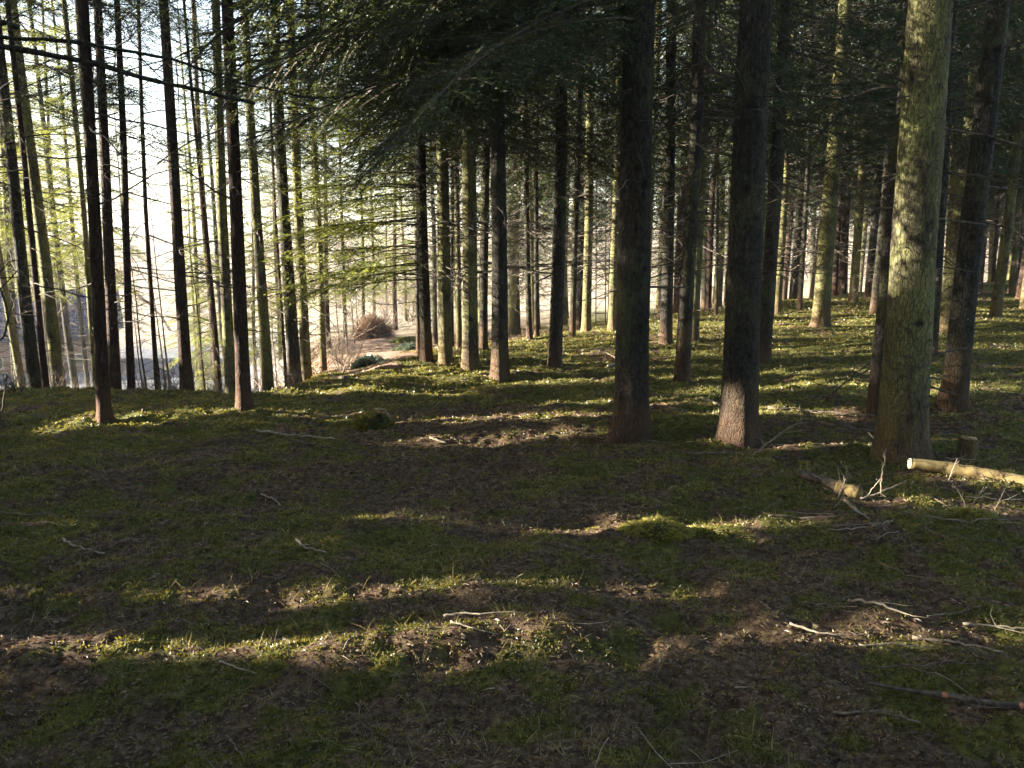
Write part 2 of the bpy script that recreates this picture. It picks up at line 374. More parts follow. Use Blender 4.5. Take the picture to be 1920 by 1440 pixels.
def trunk_geo(r, r0, H, zmax, ns=16, dz=0.12, knots=0, flare=0.55, rough=0.045, curve=0.03, stub=False):
    z = np.concatenate([np.arange(-0.35, 0.5, dz * 0.4), np.arange(0.5, min(zmax, 5.5), dz), np.arange(min(zmax, 5.5), zmax, 0.8), [zmax]])
    z = z[z <= zmax + 1e-6]
    th = np.linspace(0, 2 * np.pi, ns, endpoint=False)
    ph = r.uniform(0, 6.28, 4)
    rad = r0 * (1 - 0.85 * np.clip(z, 0, None) / H) 
    lob = 0.5 + 0.5 * np.cos(th * 4 + ph[0]) * 0.6 + 0.2 * np.cos(th * 3 + ph[1])
    fl = flare * np.exp(-np.clip(z, -0.35, 9) / 0.13).clip(0, 4.0)[:, None] * lob[None] * 0.45 + 0.10 * np.exp(-np.clip(z, 0, 9) / 0.6)[:, None]
    nz = rough * fbm(th[None] * 1.9 + ph[2] * 9 + 0 * z[:, None], z[:, None] * 2.2 + ph[3] * 7, 4)
    Rr = rad[:, None] * (1 + fl + nz)
    if ns >= 30: nz = nz; Rr = Rr + 0.004 * fbm(th[None] * 9 + ph[0], z[:, None] * 16 + ph[1], 3)
    if knots:
        for k in range(knots):
            kz = r.uniform(0.3, min(zmax, 5)); ka = r.uniform(0, 6.28)
            da = (th[None] - ka + np.pi) % (2 * np.pi) - np.pi
            Rr = Rr + 0.014 * np.exp(-((da * r0 / 0.035) ** 2 + ((z[:, None] - kz) / 0.035) ** 2))
    cx = curve * np.sin(z * 0.55 + ph[0]) * np.clip(z, 0, 3) / 3; cy = curve * np.cos(z * 0.45 + ph[1]) * np.clip(z, 0, 3) / 3
    V = np.stack([Rr * np.cos(th)[None] + cx[:, None], Rr * np.sin(th)[None] + cy[:, None], np.repeat(z[:, None], ns, 1)], 2).reshape(-1, 3)
    n = len(z); i = np.arange(n - 1)[:, None] * ns; j = np.arange(ns)[None]; j2 = (j + 1) % ns
    a = (i + j).ravel(); b = (i + j2).ravel(); c = (i + ns + j2).ravel(); d = (i + ns + j).ravel()
    T = np.concatenate([np.stack([a, b, c], 1), np.stack([a, c, d], 1)])
    return V, T

# ------------------------------------------------------------------ sunlit places cut out of the added, unseen trees at left
U1 = np.array([math.cos(SUN_AZ), math.sin(SUN_AZ), 0.0]); U1 /= np.linalg.norm(U1)   # horizontal, across the light
U2 = np.cross(SUNV, U1); U2 = U2 if U2[2] > 0 else -U2
GR = 0.04; G0U, G0V, GN, GM = -6.0, -8.0, 600, 500
LIT = np.zeros((GN, GM), bool)
def mark(P, rad):
    rad = rad + (0.008 if P[1] < 7 else 0.10)
    u = P @ U1; v = P @ U2
    i0, i1 = int((u - rad - G0U) / GR), int((u + rad - G0U) / GR) + 1
    j0, j1 = int((v - rad - G0V) / GR), int((v + rad - G0V) / GR) + 1
    for i in range(max(i0, 0), min(i1, GN)):
        for j in range(max(j0, 0), min(j1, GM)):
            if (G0U + i * GR - u) ** 2 + (G0V + j * GR - v) ** 2 <= rad * rad: LIT[i, j] = True
def seg(a, b, rad, n=24):
    for t in np.linspace(0, 1, n): mark(a * (1 - t) + b * t, rad)
def gseg(pts, rad, lift=0.0):
    Q = [ground(*p) + [0, 0, lift] for p in pts]
    for a, b in zip(Q[:-1], Q[1:]): seg(a, b, rad, max(4, int(np.linalg.norm(b - a) / 0.05)))
def litcheck(P):
    u = ((P @ U1 - G0U) / GR).round().astype(int); v = ((P @ U2 - G0V) / GR).round().astype(int)
    ok = (u >= 0) & (u < GN) & (v >= 0) & (v < GM)
    out = np.zeros(len(P), bool); out[ok] = LIT[u[ok], v[ok]]
    return out
for yy, x0, x1, rr in ((7.75, 0.6, 1.6, .05), (8.35, 1.7, 5.0, .06), (8.9, 3.6, 7.5, .05), (9.35, -2.5, 6.5, .07), (10.95, 1.2, 6.5, .09), (11.7, 2.5, 8.5, .10), (12.3, 2.5, 8.5, .10), (10.0, 5.5, 8.0, .08), (9.62, -2.5, 1.0, .06), (11.3, 3.5, 8, .06), (8.62, 2.2, 6.5, .04)):
    for xx in np.arange(x0, x1, 0.1): mark(np.array([xx, yy, float(height(xx, yy)) + 0.02]), rr)
# bands over the moss (pixels of the photograph)
gseg([(-40, 1205), (150, 1212), (330, 1212), (600, 1222), (750, 1208), (900, 1178)], 0.07, 0.02)
gseg([(330, 1118), (520, 1128), (700, 1118), (810, 1100)], 0.05, 0.02)
gseg([(560, 1022), (700, 1010), (800, 965)], 0.03, 0.01)
gseg([(790, 838), (950, 820), (1080, 806)], 0.07)
gseg([(870, 790), (1060, 782)], 0.06)
gseg([(1060, 1000), (1130, 1000), (1260, 985), (1380, 985)], 0.10, 0.05)
gseg([(860, 1100), (1180, 1110)], 0.035, 0.02)
gseg([(960, 1195), (1150, 1192)], 0.035, 0.02)
gseg([(1250, 1115), (1330, 1110)], 0.04, 0.01)
gseg([(1500, 1195), (1620, 1180), (1700, 1175)], 0.06, 0.02)
gseg([(1370, 1200), (1450, 1195)], 0.03, 0.01)
gseg([(1810, 1190), (1930, 1185)], 0.04, 0.02)
gseg([(1700, 950), (1880, 955)], 0.06, 0.02)
gseg([(1540, 935), (1610, 945)], 0.06, 0.10)
gseg([(100, 812), (280, 790)], 0.06); gseg([(60, 985), (120, 990)], 0.04, 0.02); gseg([(-20, 1118), (30, 1118)], 0.04, 0.02)
gseg([(1420, 780), (1480, 770)], 0.06); gseg([(1740, 740), (1790, 730)], 0.06)
gseg([(640, 735), (820, 730), (960, 690)], 0.16); gseg([(640, 700), (760, 690)], 0.2)

# ------------------------------------------------------------------ ground
def axis(a, b, fine0, fine1, df, grow=1.09):
    c = list(np.arange(fine0, fine1, df)); d = df; x = fine1
    while x < b: c.append(x); d *= grow; x += d
    c.append(b); d = df; x = fine0 - df; lo = []
    while x > a: lo.append(x); d *= grow; x -= d
    lo.append(a); return np.array(lo[::-1] + c)
def masks(x, y):
    a = x / np.maximum(y, 3.0)
    s = y - np.interp(a, EA, EY)
    n1 = fbm(x * 0.55 + 31, y * 0.75 + 4, 4); n2 = fbm(x * 2.1, y * 2.6 + 8, 3)
    track = np.exp(-((x - (0.9 - 0.28 * (y - 2.5)) * 0.6) / 1.05) ** 2) * (1 - smooth(7, 10, y))
    n3 = fbm(x * 6.3, y * 7.7 + 3, 3)
    moss = np.clip(0.50 + 0.5 * n1 + 0.55 * n2 + 1.0 * n3 - 0.42 * track + 0.42 * smooth(5.5, 9, y), 0, 1)
    moss = moss * (1 - 0.8 * smooth(0.3, 5, s) * (1 - smooth(0.0, 0.12, a)))
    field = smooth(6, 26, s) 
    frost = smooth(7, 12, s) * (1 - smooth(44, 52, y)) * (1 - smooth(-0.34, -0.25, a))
    return moss, field, frost
gx = axis(-420, 520, -7.0, 9.0, 0.028, 1.075); gy = axis(-30, 700, 1.9, 9.0, 0.026, 1.05)
X, Y = np.meshgrid(gx, gy); Z = height(X, Y)
V = np.stack([X, Y, Z], 2).reshape(-1, 3); nx, ny = len(gx), len(gy)
print('ground', nx, ny)
i = (np.arange(ny - 1)[:, None] * nx + np.arange(nx - 1)[None]).ravel()
Q = np.stack([i, i + 1, i + nx + 1, i + nx], 1)
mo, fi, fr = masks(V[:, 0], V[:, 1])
def ground_mat():
    m, n, l = newmat('forest_floor')
    ge = n.new('ShaderNodeNewGeometry'); p = ge.outputs['Position']
    def att(nm):
        a = n.new('ShaderNodeAttribute'); a.attribute_name = nm; return a.outputs['Fac']
    f1 = noise(n, l, p, 26, 6, 0.75); f2 = noise(n, l, p, 5, 5, 0.7); f3 = noise(n, l, p, 1.2, 4, 0.6)
    lit = ramp(n, [(0.32, (0.020, 0.013, 0.009)), (0.5, (0.074, 0.050, 0.031)), (0.68, (0.18, 0.125, 0.078))]); l.new(f1, lit.inputs[0])
    mos = ramp(n, [(0.3, (0.016, 0.019, 0.008)), (0.5, (0.075, 0.078, 0.020)), (0.7, (0.18, 0.16, 0.04))]); l.new(f1, mos.inputs[0])
    ad = n.new('ShaderNodeMath'); ad.operation = 'MULTIPLY_ADD'; ad.inputs[1].default_value = 1.6; ad.inputs[2].default_value = -0.8; l.new(f2, ad.inputs[0])
    sm = n.new('ShaderNodeMath'); sm.operation = 'ADD'; l.new(ad.outputs[0], sm.inputs[0]); l.new(att('moss'), sm.inputs[1])
    mr = n.new('ShaderNodeMapRange'); mr.inputs[1].default_value = 0.3; mr.inputs[2].default_value = 0.7; l.new(sm.outputs[0], mr.inputs[0])
    c = mixc(n, l, mr.outputs[0], lit.outputs[0], mos.outputs[0])
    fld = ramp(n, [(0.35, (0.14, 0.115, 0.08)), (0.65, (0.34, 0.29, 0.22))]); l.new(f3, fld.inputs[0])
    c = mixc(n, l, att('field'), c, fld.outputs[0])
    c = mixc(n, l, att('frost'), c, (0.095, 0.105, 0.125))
    b = n.new('ShaderNodeBsdfPrincipled'); l.new(c, b.inputs['Base Color']); b.inputs['Roughness'].default_value = 0.95; b.inputs['Specular IOR Level'].default_value = 0.1
    bp = n.new('ShaderNodeBump'); bp.inputs['Strength'].default_value = 0.9; bp.inputs['Distance'].default_value = 0.02
    l.new(f1, bp.inputs['Height']); l.new(bp.outputs[0], b.inputs['Normal'])
    o = n.new('ShaderNodeOutputMaterial'); l.new(b.outputs[0], o.inputs[0]); return m
M_GROUND = ground_mat()
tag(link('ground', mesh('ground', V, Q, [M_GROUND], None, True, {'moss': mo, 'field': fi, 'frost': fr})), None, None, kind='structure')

# the reddish path running down between the trees
pc = [(0.4, 2.0), (-0.3, 5.0), (-1.2, 8.2), (-1.95, 11.0), (-2.9, 15.0), (-4.1, 20.0), (-5.4, 26.0), (-7.2, 33.0)]
ys = np.linspace(10.6, 24.5, 90); xs = np.interp(ys, [p[1] for p in pc], [p[0] for p in pc]); hw = np.interp(ys, [10.6, 13, 24.5], [0.35, 0.95, 1.25])
ac = np.linspace(-1, 1, 15)
PX = xs[:, None] + ac[None] * hw[:, None] * (1 + 0.35 * fbm(ys * 1.3, ys * 0 + 3, 4))[:, None] + 0.15 * fbm(ys * 2.1 + 9, ys * 0, 3)[:, None]; PY = np.repeat(ys[:, None], 15, 1)
PZ = height(PX, PY) + 0.014 - 0.05 * (np.abs(ac)[None] > 0.95)
V = np.stack([PX, PY, PZ], 2).reshape(-1, 3); i = (np.arange(89)[:, None] * 15 + np.arange(14)[None]).ravel()
M_PATH = simple('leaf_strewn_path', [(0.3, (0.09, 0.052, 0.036)), (0.5, (0.18, 0.11, 0.08)), (0.72, (0.30, 0.21, 0.165))], 5.0, coords='Object', det=7)
tag(link('path', mesh('path', V, np.stack([i, i + 1, i + 16, i + 15], 1), [M_PATH], None, True)), None, None, kind='structure')

# ------------------------------------------------------------------ ground cover nobody could count
def cover(name, label, cat, N, seed, size, wid, mat, sel, flat=0.5, nleaf=3, amin=-0.95, amax=0.95, dmin=1.7, dmax=24.0, grow=0.5, base=3.0):
    r = np.random.default_rng(seed)
    d = dmin * (dmax / dmin) ** r.random(N); a = r.uniform(amin, amax, N)
    x = d * np.sin(a); y = d * np.cos(a)
    mo, fi, fr = masks(x, y); k = sel(mo, x, y, r); x, y, d = x[k], y[k], d[k]
    n = len(x); z = height(x, y) - 0.004
    P = np.repeat(np.stack([x, y, z], 1), nleaf, 0); n *= nleaf; dd = np.repeat(d, nleaf)
    P[:, :2] += r.normal(0, 0.005, (n, 2))
    az = r.uniform(0, 6.283, n); el = r.uniform(flat, 1.25, n) if flat > 0 else r.uniform(0.0, 0.35, n)
    L = size * r.uniform(0.5, 1.4, n) * (dd / base) ** grow
    D = np.stack([np.cos(az) * np.cos(el), np.sin(az) * np.cos(el), np.sin(el)], 1)
    w = np.cross(D, r.normal(size=(n, 3))); w /= np.linalg.norm(w, axis=1)[:, None] + 1e-6; w *= (wid * 0.5 * (dd / base) ** grow * r.uniform(0.6, 1.3, n))[:, None]
    mid = P + D * (L * 0.5)[:, None]; tip = P + D * L[:, None]; tip[:, 2] -= L * 0.12
    V = np.stack([P - w * .5, mid + w, tip, mid - w], 1).reshape(-1, 3)
    b = np.arange(n)[:, None] * 4; T = np.concatenate([b + [0, 1, 3], b + [1, 2, 3]])
    o = link(name, mesh(name, V, T, [mat])); tag(o, label, cat, None, 'stuff'); return o
cover('moss', 'green and yellow moss sprigs covering the forest floor', 'moss', 260000, 1, 0.019, 0.0065, M_MOSSLEAF, lambda m, x, y, r: r.random(len(m)) < 0.12 + 0.88 * smooth(0.2, 0.8, m))
cover('leaf_litter', 'brown needles and crumbled leaves lying on the floor', 'leaf litter', 150000, 2, 0.026, 0.008, M_LITTER, lambda m, x, y, r: r.random(len(m)) < 0.32 + 0.68 * (1 - smooth(0.2, 0.75, m)), flat=-1, nleaf=3)
cover('dry_grass', 'thin straw coloured grass blades scattered through the moss', 'grass', 5200, 3, 0.085, 0.0022, M_STRAW, lambda m, x, y, r: fbm(x * 0.8 + 3, y * 0.8, 3) > 0.0, flat=0.05, nleaf=3, grow=0.15)
cover('pale_leaves', 'small pale fallen leaves and wood chips dotted over the floor', 'leaves', 420, 6, 0.022, 0.014, M_STRAW, lambda m, x, y, r: r.random(len(m)) < 0.6, flat=-1, nleaf=1)
# fine twig litter
r = np.random.default_rng(4); mb = MB()
for k in range(520):
    d = 1.8 * (11 / 1.8) ** r.random(); a = r.uniform(-0.9, 0.9); x, y = d * math.sin(a), d * math.cos(a)
    if r.random() > (0.35 + 0.65 * smooth(0.2, 2.5, x)): continue
    L = r.uniform(0.04, 0.26); an = r.normal(0.0, 0.7) + (3.14 if r.random() < .5 else 0); q = []
    for t in (0, .5, 1): q.append((x + L * t * math.cos(an) + r.normal(0, .004), y + L * t * math.sin(an) + r.normal(0, .004)))
    q = np.array(q); z = height(q[:, 0], q[:, 1]) + 0.012 + np.array([0, r.uniform(0, .02), r.uniform(0, .05)])
    V, T = tube(np.column_stack([q, z]), np.array([1, .8, .4]) * r.uniform(0.001, 0.0026), 4, False); mb.add(V, T, 0 if r.random() < .85 else 1)
tag(link('twig_litter', mb.mesh('twig_litter', [M_STICK, M_PALE])), 'fine broken twigs littering the mossy floor', 'twigs', None, 'stuff')

# ------------------------------------------------------------------ crowns shared by the spruces
R3 = np.random.default_rng(31)
CR_HIGH = [crown_mesh('spruce_crown_high', r=R3, H=19, zlive=6.3, Lmax=1.9, fine=FAR, zfine=0, whorl=0.6, nb=5, deadz=(1.6, 5.5), ndead=16) for _ in range(2)]
CR_MID = [crown_mesh('spruce_crown_middle', r=R3, H=18, zlive=zl, Lmax=2.3, fine=MID, zfine=6.6, whorl=0.44, nb=5, deadz=(1.2, zl + 1), ndead=60) for zl in (3.7, 3.1, 3.4)]
CR_FAR = [crown_mesh('spruce_crown_far', r=R3, H=17, zlive=zl, Lmax=2.1, fine=FAR, zfine=0, whorl=0.42, nb=5, deadz=(0.9, zl + 1), ndead=42) for zl in (3.9, 4.5, 3.4)]
CR_EDGE = [crown_mesh('spruce_crown_edge', [M_TWIG, m], r=R3, H=15, zlive=zl, Lmax=lm, fine=MID, zfine=5.5, whorl=0.34, nb=5, deadz=(0.4, 3), ndead=40, dens=0.9) for zl, lm, m in ((2.2, 1.7, M_NEEDLE_LIT), (2.8, 1.6, M_NEEDLE), (1.7, 1.5, M_NEEDLE_LIT))]
CR_EDGE_HI = [crown_mesh('spruce_crown_edge', [M_TWIG, M_NEEDLE_LIT], r=R3, H=15, zlive=4.5, Lmax=1.7, fine=MID, zfine=8.5, whorl=0.34, nb=5, deadz=(1.4, 5), ndead=40, dens=0.9)]
CR_SLIM = [crown_mesh('spruce_crown_slim', r=R3, H=14, zlive=3.9, Lmax=1.35, fine=MID, zfine=6.5, whorl=0.45, nb=4, deadz=(0.9, 5), ndead=26, dens=0.7) for _ in range(2)]
DEADM = [mesh('dead_branch', b[0], b[1], [M_TWIG], b[2]) for b in DEAD]
NEARM = [mesh('bough', b[0], b[1], [M_TWIG, M_NEEDLE], b[2]) for b in NEAR]
MIDM = [mesh('bough', b[0], b[1], [M_TWIG, M_NEEDLE], b[2]) for b in MID]
MIDL = [mesh('lit_bough', b[0], b[1], [M_TWIG, M_NEEDLE_LIT], b[2]) for b in MID]
BARK = {'m': M_MOSSY, 'g': M_GREY, 'r': M_RED}

def spruce(base, r0, top, kind, crowns, label, H=18, group=None, ns=16, seed=None, knots=0, ndead=0, curve=0.02, dead=(0.8, 4.2), csc=1.0, flare=0.55):
    r = np.random.default_rng(seed if seed is not None else int(rng.integers(1 << 30)))
    ax = Vector(np.asarray(top) - np.asarray(base)); q = ax.to_track_quat('Z', 'Y')
    rot = q.to_euler()
    e = bpy.data.objects.new('spruce_tree', None); COL.objects.link(e); e.location = [float(c) for c in base]; e.rotation_euler = rot
    e.empty_display_size = 0.3
    tag(e, label, 'tree', group)
    V, T = trunk_geo(r, r0, H, H * 0.96, ns, 0.05 if r0 > .12 and camdepth(base) < 9 else 0.14, knots, curve=curve, flare=flare)
    link('trunk', mesh('trunk', V, T, [BARK[kind]], None, True), e)
    if crowns is not None:
        c = link('crown', crowns[int(r.integers(len(crowns)))], e, (0, 0, 0), (0, 0, r.uniform(0, 6.28))); c.scale = (csc, csc, H / 18.0 if crowns is not CR_SLIM else 1.0)
    M = Matrix.Translation(Vector([float(c) for c in base])) @ rot.to_matrix().to_4x4()
    for k in range(ndead):
        z = r.uniform(*dead); b = link('dead_branch', DEADM[int(r.integers(len(DEADM)))], e, (0, 0, z), (r.uniform(0, .4), r.normal(0.12, .2), r.uniform(0, 6.28)))
        b.scale = [r.uniform(.5, 1.0) * csc] * 3
    return e, M
def bough_on(e, M, start, end, meshes, width=1.0, roll=0.0, name='bough', r=rng):
    a = M.inverted() @ Vector([float(c) for c in start]); b = M.inverted() @ Vector([float(c) for c in end])
    d = b - a; L = d.length; yaw = math.atan2(d.y, d.x); pit = math.atan2(d.z, math.hypot(d.x, d.y)) + 0.2
    m = Matrix.Rotation(yaw, 4, 'Z') @ Matrix.Rotation(-pit, 4, 'Y') @ Matrix.Rotation(roll, 4, 'X')
    o = link(name, meshes[int(r.integers(len(meshes)))], e, a, m.to_euler()); s = L / 2.3
    o.scale = (s, s * width, s * width); return o

# px base, py base, width px, px at top edge, bark, crown, depth (None: where that pixel meets the ground), knots, dead branches, label
HERO = [
 (1183, 818, 62, 1197, 'g', 'H', None, 26, 7, 'broad dark trunk right of the picture centre with heavy drooping boughs to its left'),
 (1383, 823, 64, 1419, 'g', 'H', None, 24, 8, 'broad dark trunk with one orange sunlit patch at its foot'),
 (1688, 857, 80, 1743, 'm', 'H', None, 22, 5, 'thickest trunk, sunlit yellow green on its upper left side, beside the cut log'),
 (1786, 768, 42, 1869, 'g', 'H', None, 6, 8, 'dark trunk leaning right, just behind and right of the thickest sunlit trunk'),
 (1637, 774, 24, 1716, 'g', 'H', None, 0, 5, 'thin dark leaning trunk partly hidden behind the thickest sunlit trunk'),
 (1746, 668, 20, 1788, 'g', 'M', None, 0, 5, 'slim reddish trunk seen between the thickest trunk and the dark leaning one'),
 (937, 710, 31, 931, 'g', 'H', None, 4, 10, 'dark straight trunk standing front of the lit row beside the track'),
 (1040, 691, 25, 1057, 'g', 'M', None, 3, 8, 'dark trunk with a yellow lit foot, right of the track'),
 (881, 691, 29, 881, 'm', 'M', None, 2, 8, 'trunk half bright and half black at the edge of the track'),
 (836, 684, 25, 817, 'm', 'M', None, 0, 10, 'trunk with mossy lit left side and spreading roots by the track'),
 (800, 679, 21, 782, 'g', 'M', None, 0, 6, 'dark trunk at track edge carrying bright yellow green boughs to the left'),
 (907, 672, 15, 911, 'g', 'M', 12.4, 0, 4, 'slim grey trunk between the half bright trunk and the dark front one'),
 (861, 662, 11, 858, 'm', 'M', 13.2, 0, 4, 'thin pale trunk between two lit trunks beside the track'),
 (848, 655, 7, 843, 'g', 'F', 14.5, 0, 0, 'very thin dark pole behind the track side trunks'),
 (785, 650, 9, 775, 'g', 'F', 13.0, 0, 0, 'thin dark stem close behind the trunk with the bright boughs'),
 (993, 648, 11, 978, 'g', 'M', 14.0, 0, 4, 'left one of two thin dark trunks standing close together mid stand'),
 (1006, 647, 9, 1010, 'g', 'M', 14.2, 0, 4, 'right one of two thin dark trunks standing close together mid stand'),
 (1073, 648, 11, 1090, 'g', 'M', 13.9, 0, 4, 'thin very straight dark trunk left of the broad central trunk'),
 (1099, 632, 17, 1108, 'm', 'M', 15.2, 0, 4, 'mossy grey trunk with green lit blotches left of the ladder'),
 (1148, 626, 15, 1160, 'm', 'M', 15.6, 0, 4, 'yellow lit trunk just left of the broad central trunk'),
 (1248, 650, 22, 1262, 'g', 'M', 12.6, 0, 7, 'dark trunk right of the broad central trunk, left of a close pair'),
 (1279, 716, 27, 1309, 'g', 'M', None, 4, 10, 'front trunk of a close pair, curving right, with a lit band high up'),
 (1299, 652, 20, 1327, 'm', 'M', 12.8, 0, 8, 'back trunk of a close pair, striped with several lit bands'),
 (1342, 596, 6, 1352, 'g', 'F', 18.5, 0, 0, 'very thin stem with a bright foot left of the broad dark trunk'),
 (1431, 679, 25, 1480, 'g', 'M', None, 3, 10, 'grey trunk leaning right, just right of the trunk with the orange patch'),
 (1455, 594, 16, 1494, 'm', 'F', 17.5, 0, 3, 'lit brown trunk far behind the grey leaning one'),
 (1498, 594, 9, 1528, 'g', 'F', 18.0, 0, 3, 'slim dark trunk with a pale foot at the far edge of the stand'),
 (1537, 632, 31, 1583, 'm', 'M', 14.2, 3, 12, 'sturdy trunk with a pale lichen covered lit foot amid open mossy ground'),
 (1640, 586, 17, 1690, 'g', 'F', 17.0, 0, 3, 'dark trunk seen left of the thickest sunlit trunk, farther back'),
 (1771, 596, 14, 1812, 'm', 'F', 17.8, 0, 3, 'brown trunk with lit patches behind the reddish slim trunk'),
 (1895, 566, 12, 1945, 'm', 'F', 22.0, 0, 2, 'slender trunk with a bright yellow lit stretch near the right edge'),
 (1835, 554, 11, 1880, 'g', 'F', 24.0, 0, 2, 'slender dark trunk farthest up the mossy slope at right'),
 (1918, 604, 15, 1975, 'm', 'F', 17.0, 0, 2, 'trunk cut by the right edge of the picture, lit at its foot'),
 # the thin edge trees at left
 (196, 790, 23, 154, 'r', 'S', None, 0, 9, 'dark front trunk of the left edge trees, second nearest, rooted in moss'),
 (458, 772, 25, 425, 'r', 'S', None, 0, 9, 'reddish front trunk at left with a pale strip of torn bark low down'),
 (350, 729, 22, 303, 'r', 'S', 9.3, 0, 10, 'dark trunk standing alone at the edge between two front trunks'),
 (216, 729, 20, 179, 'r', 'S', 9.5, 0, 6, 'dark trunk half hidden behind the second nearest left trunk'),
 (245, 728, 14, 213, 'r', 'S', 9.6, 0, 8, 'slim dark straight trunk right of the pair of dark left trunks'),
 (292, 715, 9, 260, 'r', 'S', 10.6, 0, 5, 'very slim dark trunk before the bright gap in the trees'),
 (68, 729, 23, -18, 'g', 'S', 10.4, 0, 9, 'leftmost tall trunk leaning left with a yellow lit edge'),
 (87, 729, 12, 10, 'r', 'S', 9.7, 0, 5, 'thin dark trunk right beside the leftmost leaning trunk'),
 (109, 728, 22, 28, 'm', None, 11.0, 0, 6, 'olive green mossy trunk before the blue roof'),
 (180, 716, 12, 117, 'm', None, 11.6, 0, 5, 'thin yellow edged trunk just left of the dark front trunk'),
 (432, 722, 22, 402, 'm', 'S', 10.8, 0, 6, 'greyish green trunk directly behind the reddish front trunk'),
 (412, 695, 7, 350, 'r', None, 11.5, 0, 3, 'very thin reddish stem between the left front trunks'),
 (503, 722, 21, 460, 'm', 'S', 11.2, 0, 8, 'trunk with a bright yellow green lit foot, right of the reddish front trunk'),
 (554, 720, 24, 514, 'g', 'S', 11.8, 0, 9, 'dark trunk second left of the pale bare bush'),
 (575, 714, 19, 545, 'm', 'E', 12.4, 0, 7, 'trunk with lit mossy left edge close behind its dark neighbour'),
 (607, 704, 12, 578, 'm', 'S', 12.8, 0, 6, 'slim trunk nearest the pale bare bush'),
 (536, 705, 6, 500, 'r', None, 12.5, 0, 2, 'thin pole just left of the dark edge trunk'),
]
CRD = {'H': CR_HIGH, 'M': CR_MID, 'F': CR_FAR, 'S': CR_SLIM, 'E': CR_EDGE, None: None}
TREES = {}; taken = []
for k, (bx, by, w, tx, kind, cr, dep, kn, nd, lab) in enumerate(HERO):
    if dep is None: B = ground(bx, by)
    else:
        B = at(bx, by, dep); B[2] = float(height(B[0], B[1], False))
    T0 = at(tx, 0, B[1]); Rr = w * camdepth(at(bx, by, B[1])) / FPX / 2
    near = camdepth(B) < 9
    H = 18 if cr != 'S' else 13
    e, M = spruce(B, Rr, T0, kind, CRD[cr], lab, H=H, seed=100 + k, ns=40 if near else 18, knots=kn, flare=1.05 if near else .6, ndead=nd, dead=(0.7, 4.4) if not near else (1.2, 4.5), curve=0.012 if near else 0.03)
    if near and Rr > 0.09:
        sr = np.random.default_rng(700 + k)
        for q in range(int(16 + 30 * Rr)):
            z = 0.35 + 3.6 * sr.random(); a = sr.uniform(0, 6.283); rz = Rr * (1 - .85 * z / 18); l = sr.uniform(.012, .05) if q % 5 else sr.uniform(.08, .35)
            c_, s_ = math.cos(a), math.sin(a); p0 = np.array([c_ * (rz - .02), s_ * (rz - .02), z]); d = np.array([c_, s_, sr.uniform(-.35, .35)])
            V, T = tube(np.array([p0, p0 + d * .02, p0 + d * (.025 + l)]), np.array([.016, .010, .005]) * sr.uniform(.6, 1.2), 6)
            link('branch_stub', mesh('branch_stub', V, T, [M_TWIG], None, False), e)
    TREES[k] = (e, M, B, Rr); taken.append((B[0], B[1]))
    if k < 6: print(k, B, 2 * Rr)
# the lit stretches of the nearest stems
B = TREES[2][2]
for z in np.arange(1.42, 3.6, 0.05): mark(np.array([B[0] + 0.06 * (z), B[1], z]), 0.15)
B = TREES[1][2]
for z in np.arange(0.10, 0.50, 0.04): mark(np.array([B[0] - 0.11, B[1] - 0.14, z]), 0.08)
seg(at(1705, 868, 5.2), at(1940, 905, 4.9), 0.07)
B = TREES[34][2]
for z in np.arange(0.1, 0.75, 0.05): mark(np.array([B[0] - .04, B[1], z]), 0.05)

for idx, z0, z1, rr in ((8, .1, 2.0, .08), (9, .1, 1.6, .08), (7, .05, .3, .08), (20, 1.2, 2.0, .06), (21, 2.6, 3.3, .08), (22, 2.2, 3.0, .06), (22, 1.2, 1.7, .05), (27, .1, .8, .10), (18, 1.2, 1.6, .07)):
    B = TREES[idx][2]; Rr = TREES[idx][3]
    for z in np.arange(z0, z1, 0.05): mark(np.array([B[0] - Rr * .7, B[1] - .03, B[2] + z]), rr)
B = TREES[10][2]
for z in np.arange(1.4, 4.2, 0.35): mark(np.array([B[0] - 1.0, B[1], B[2] + z]), 0.28)
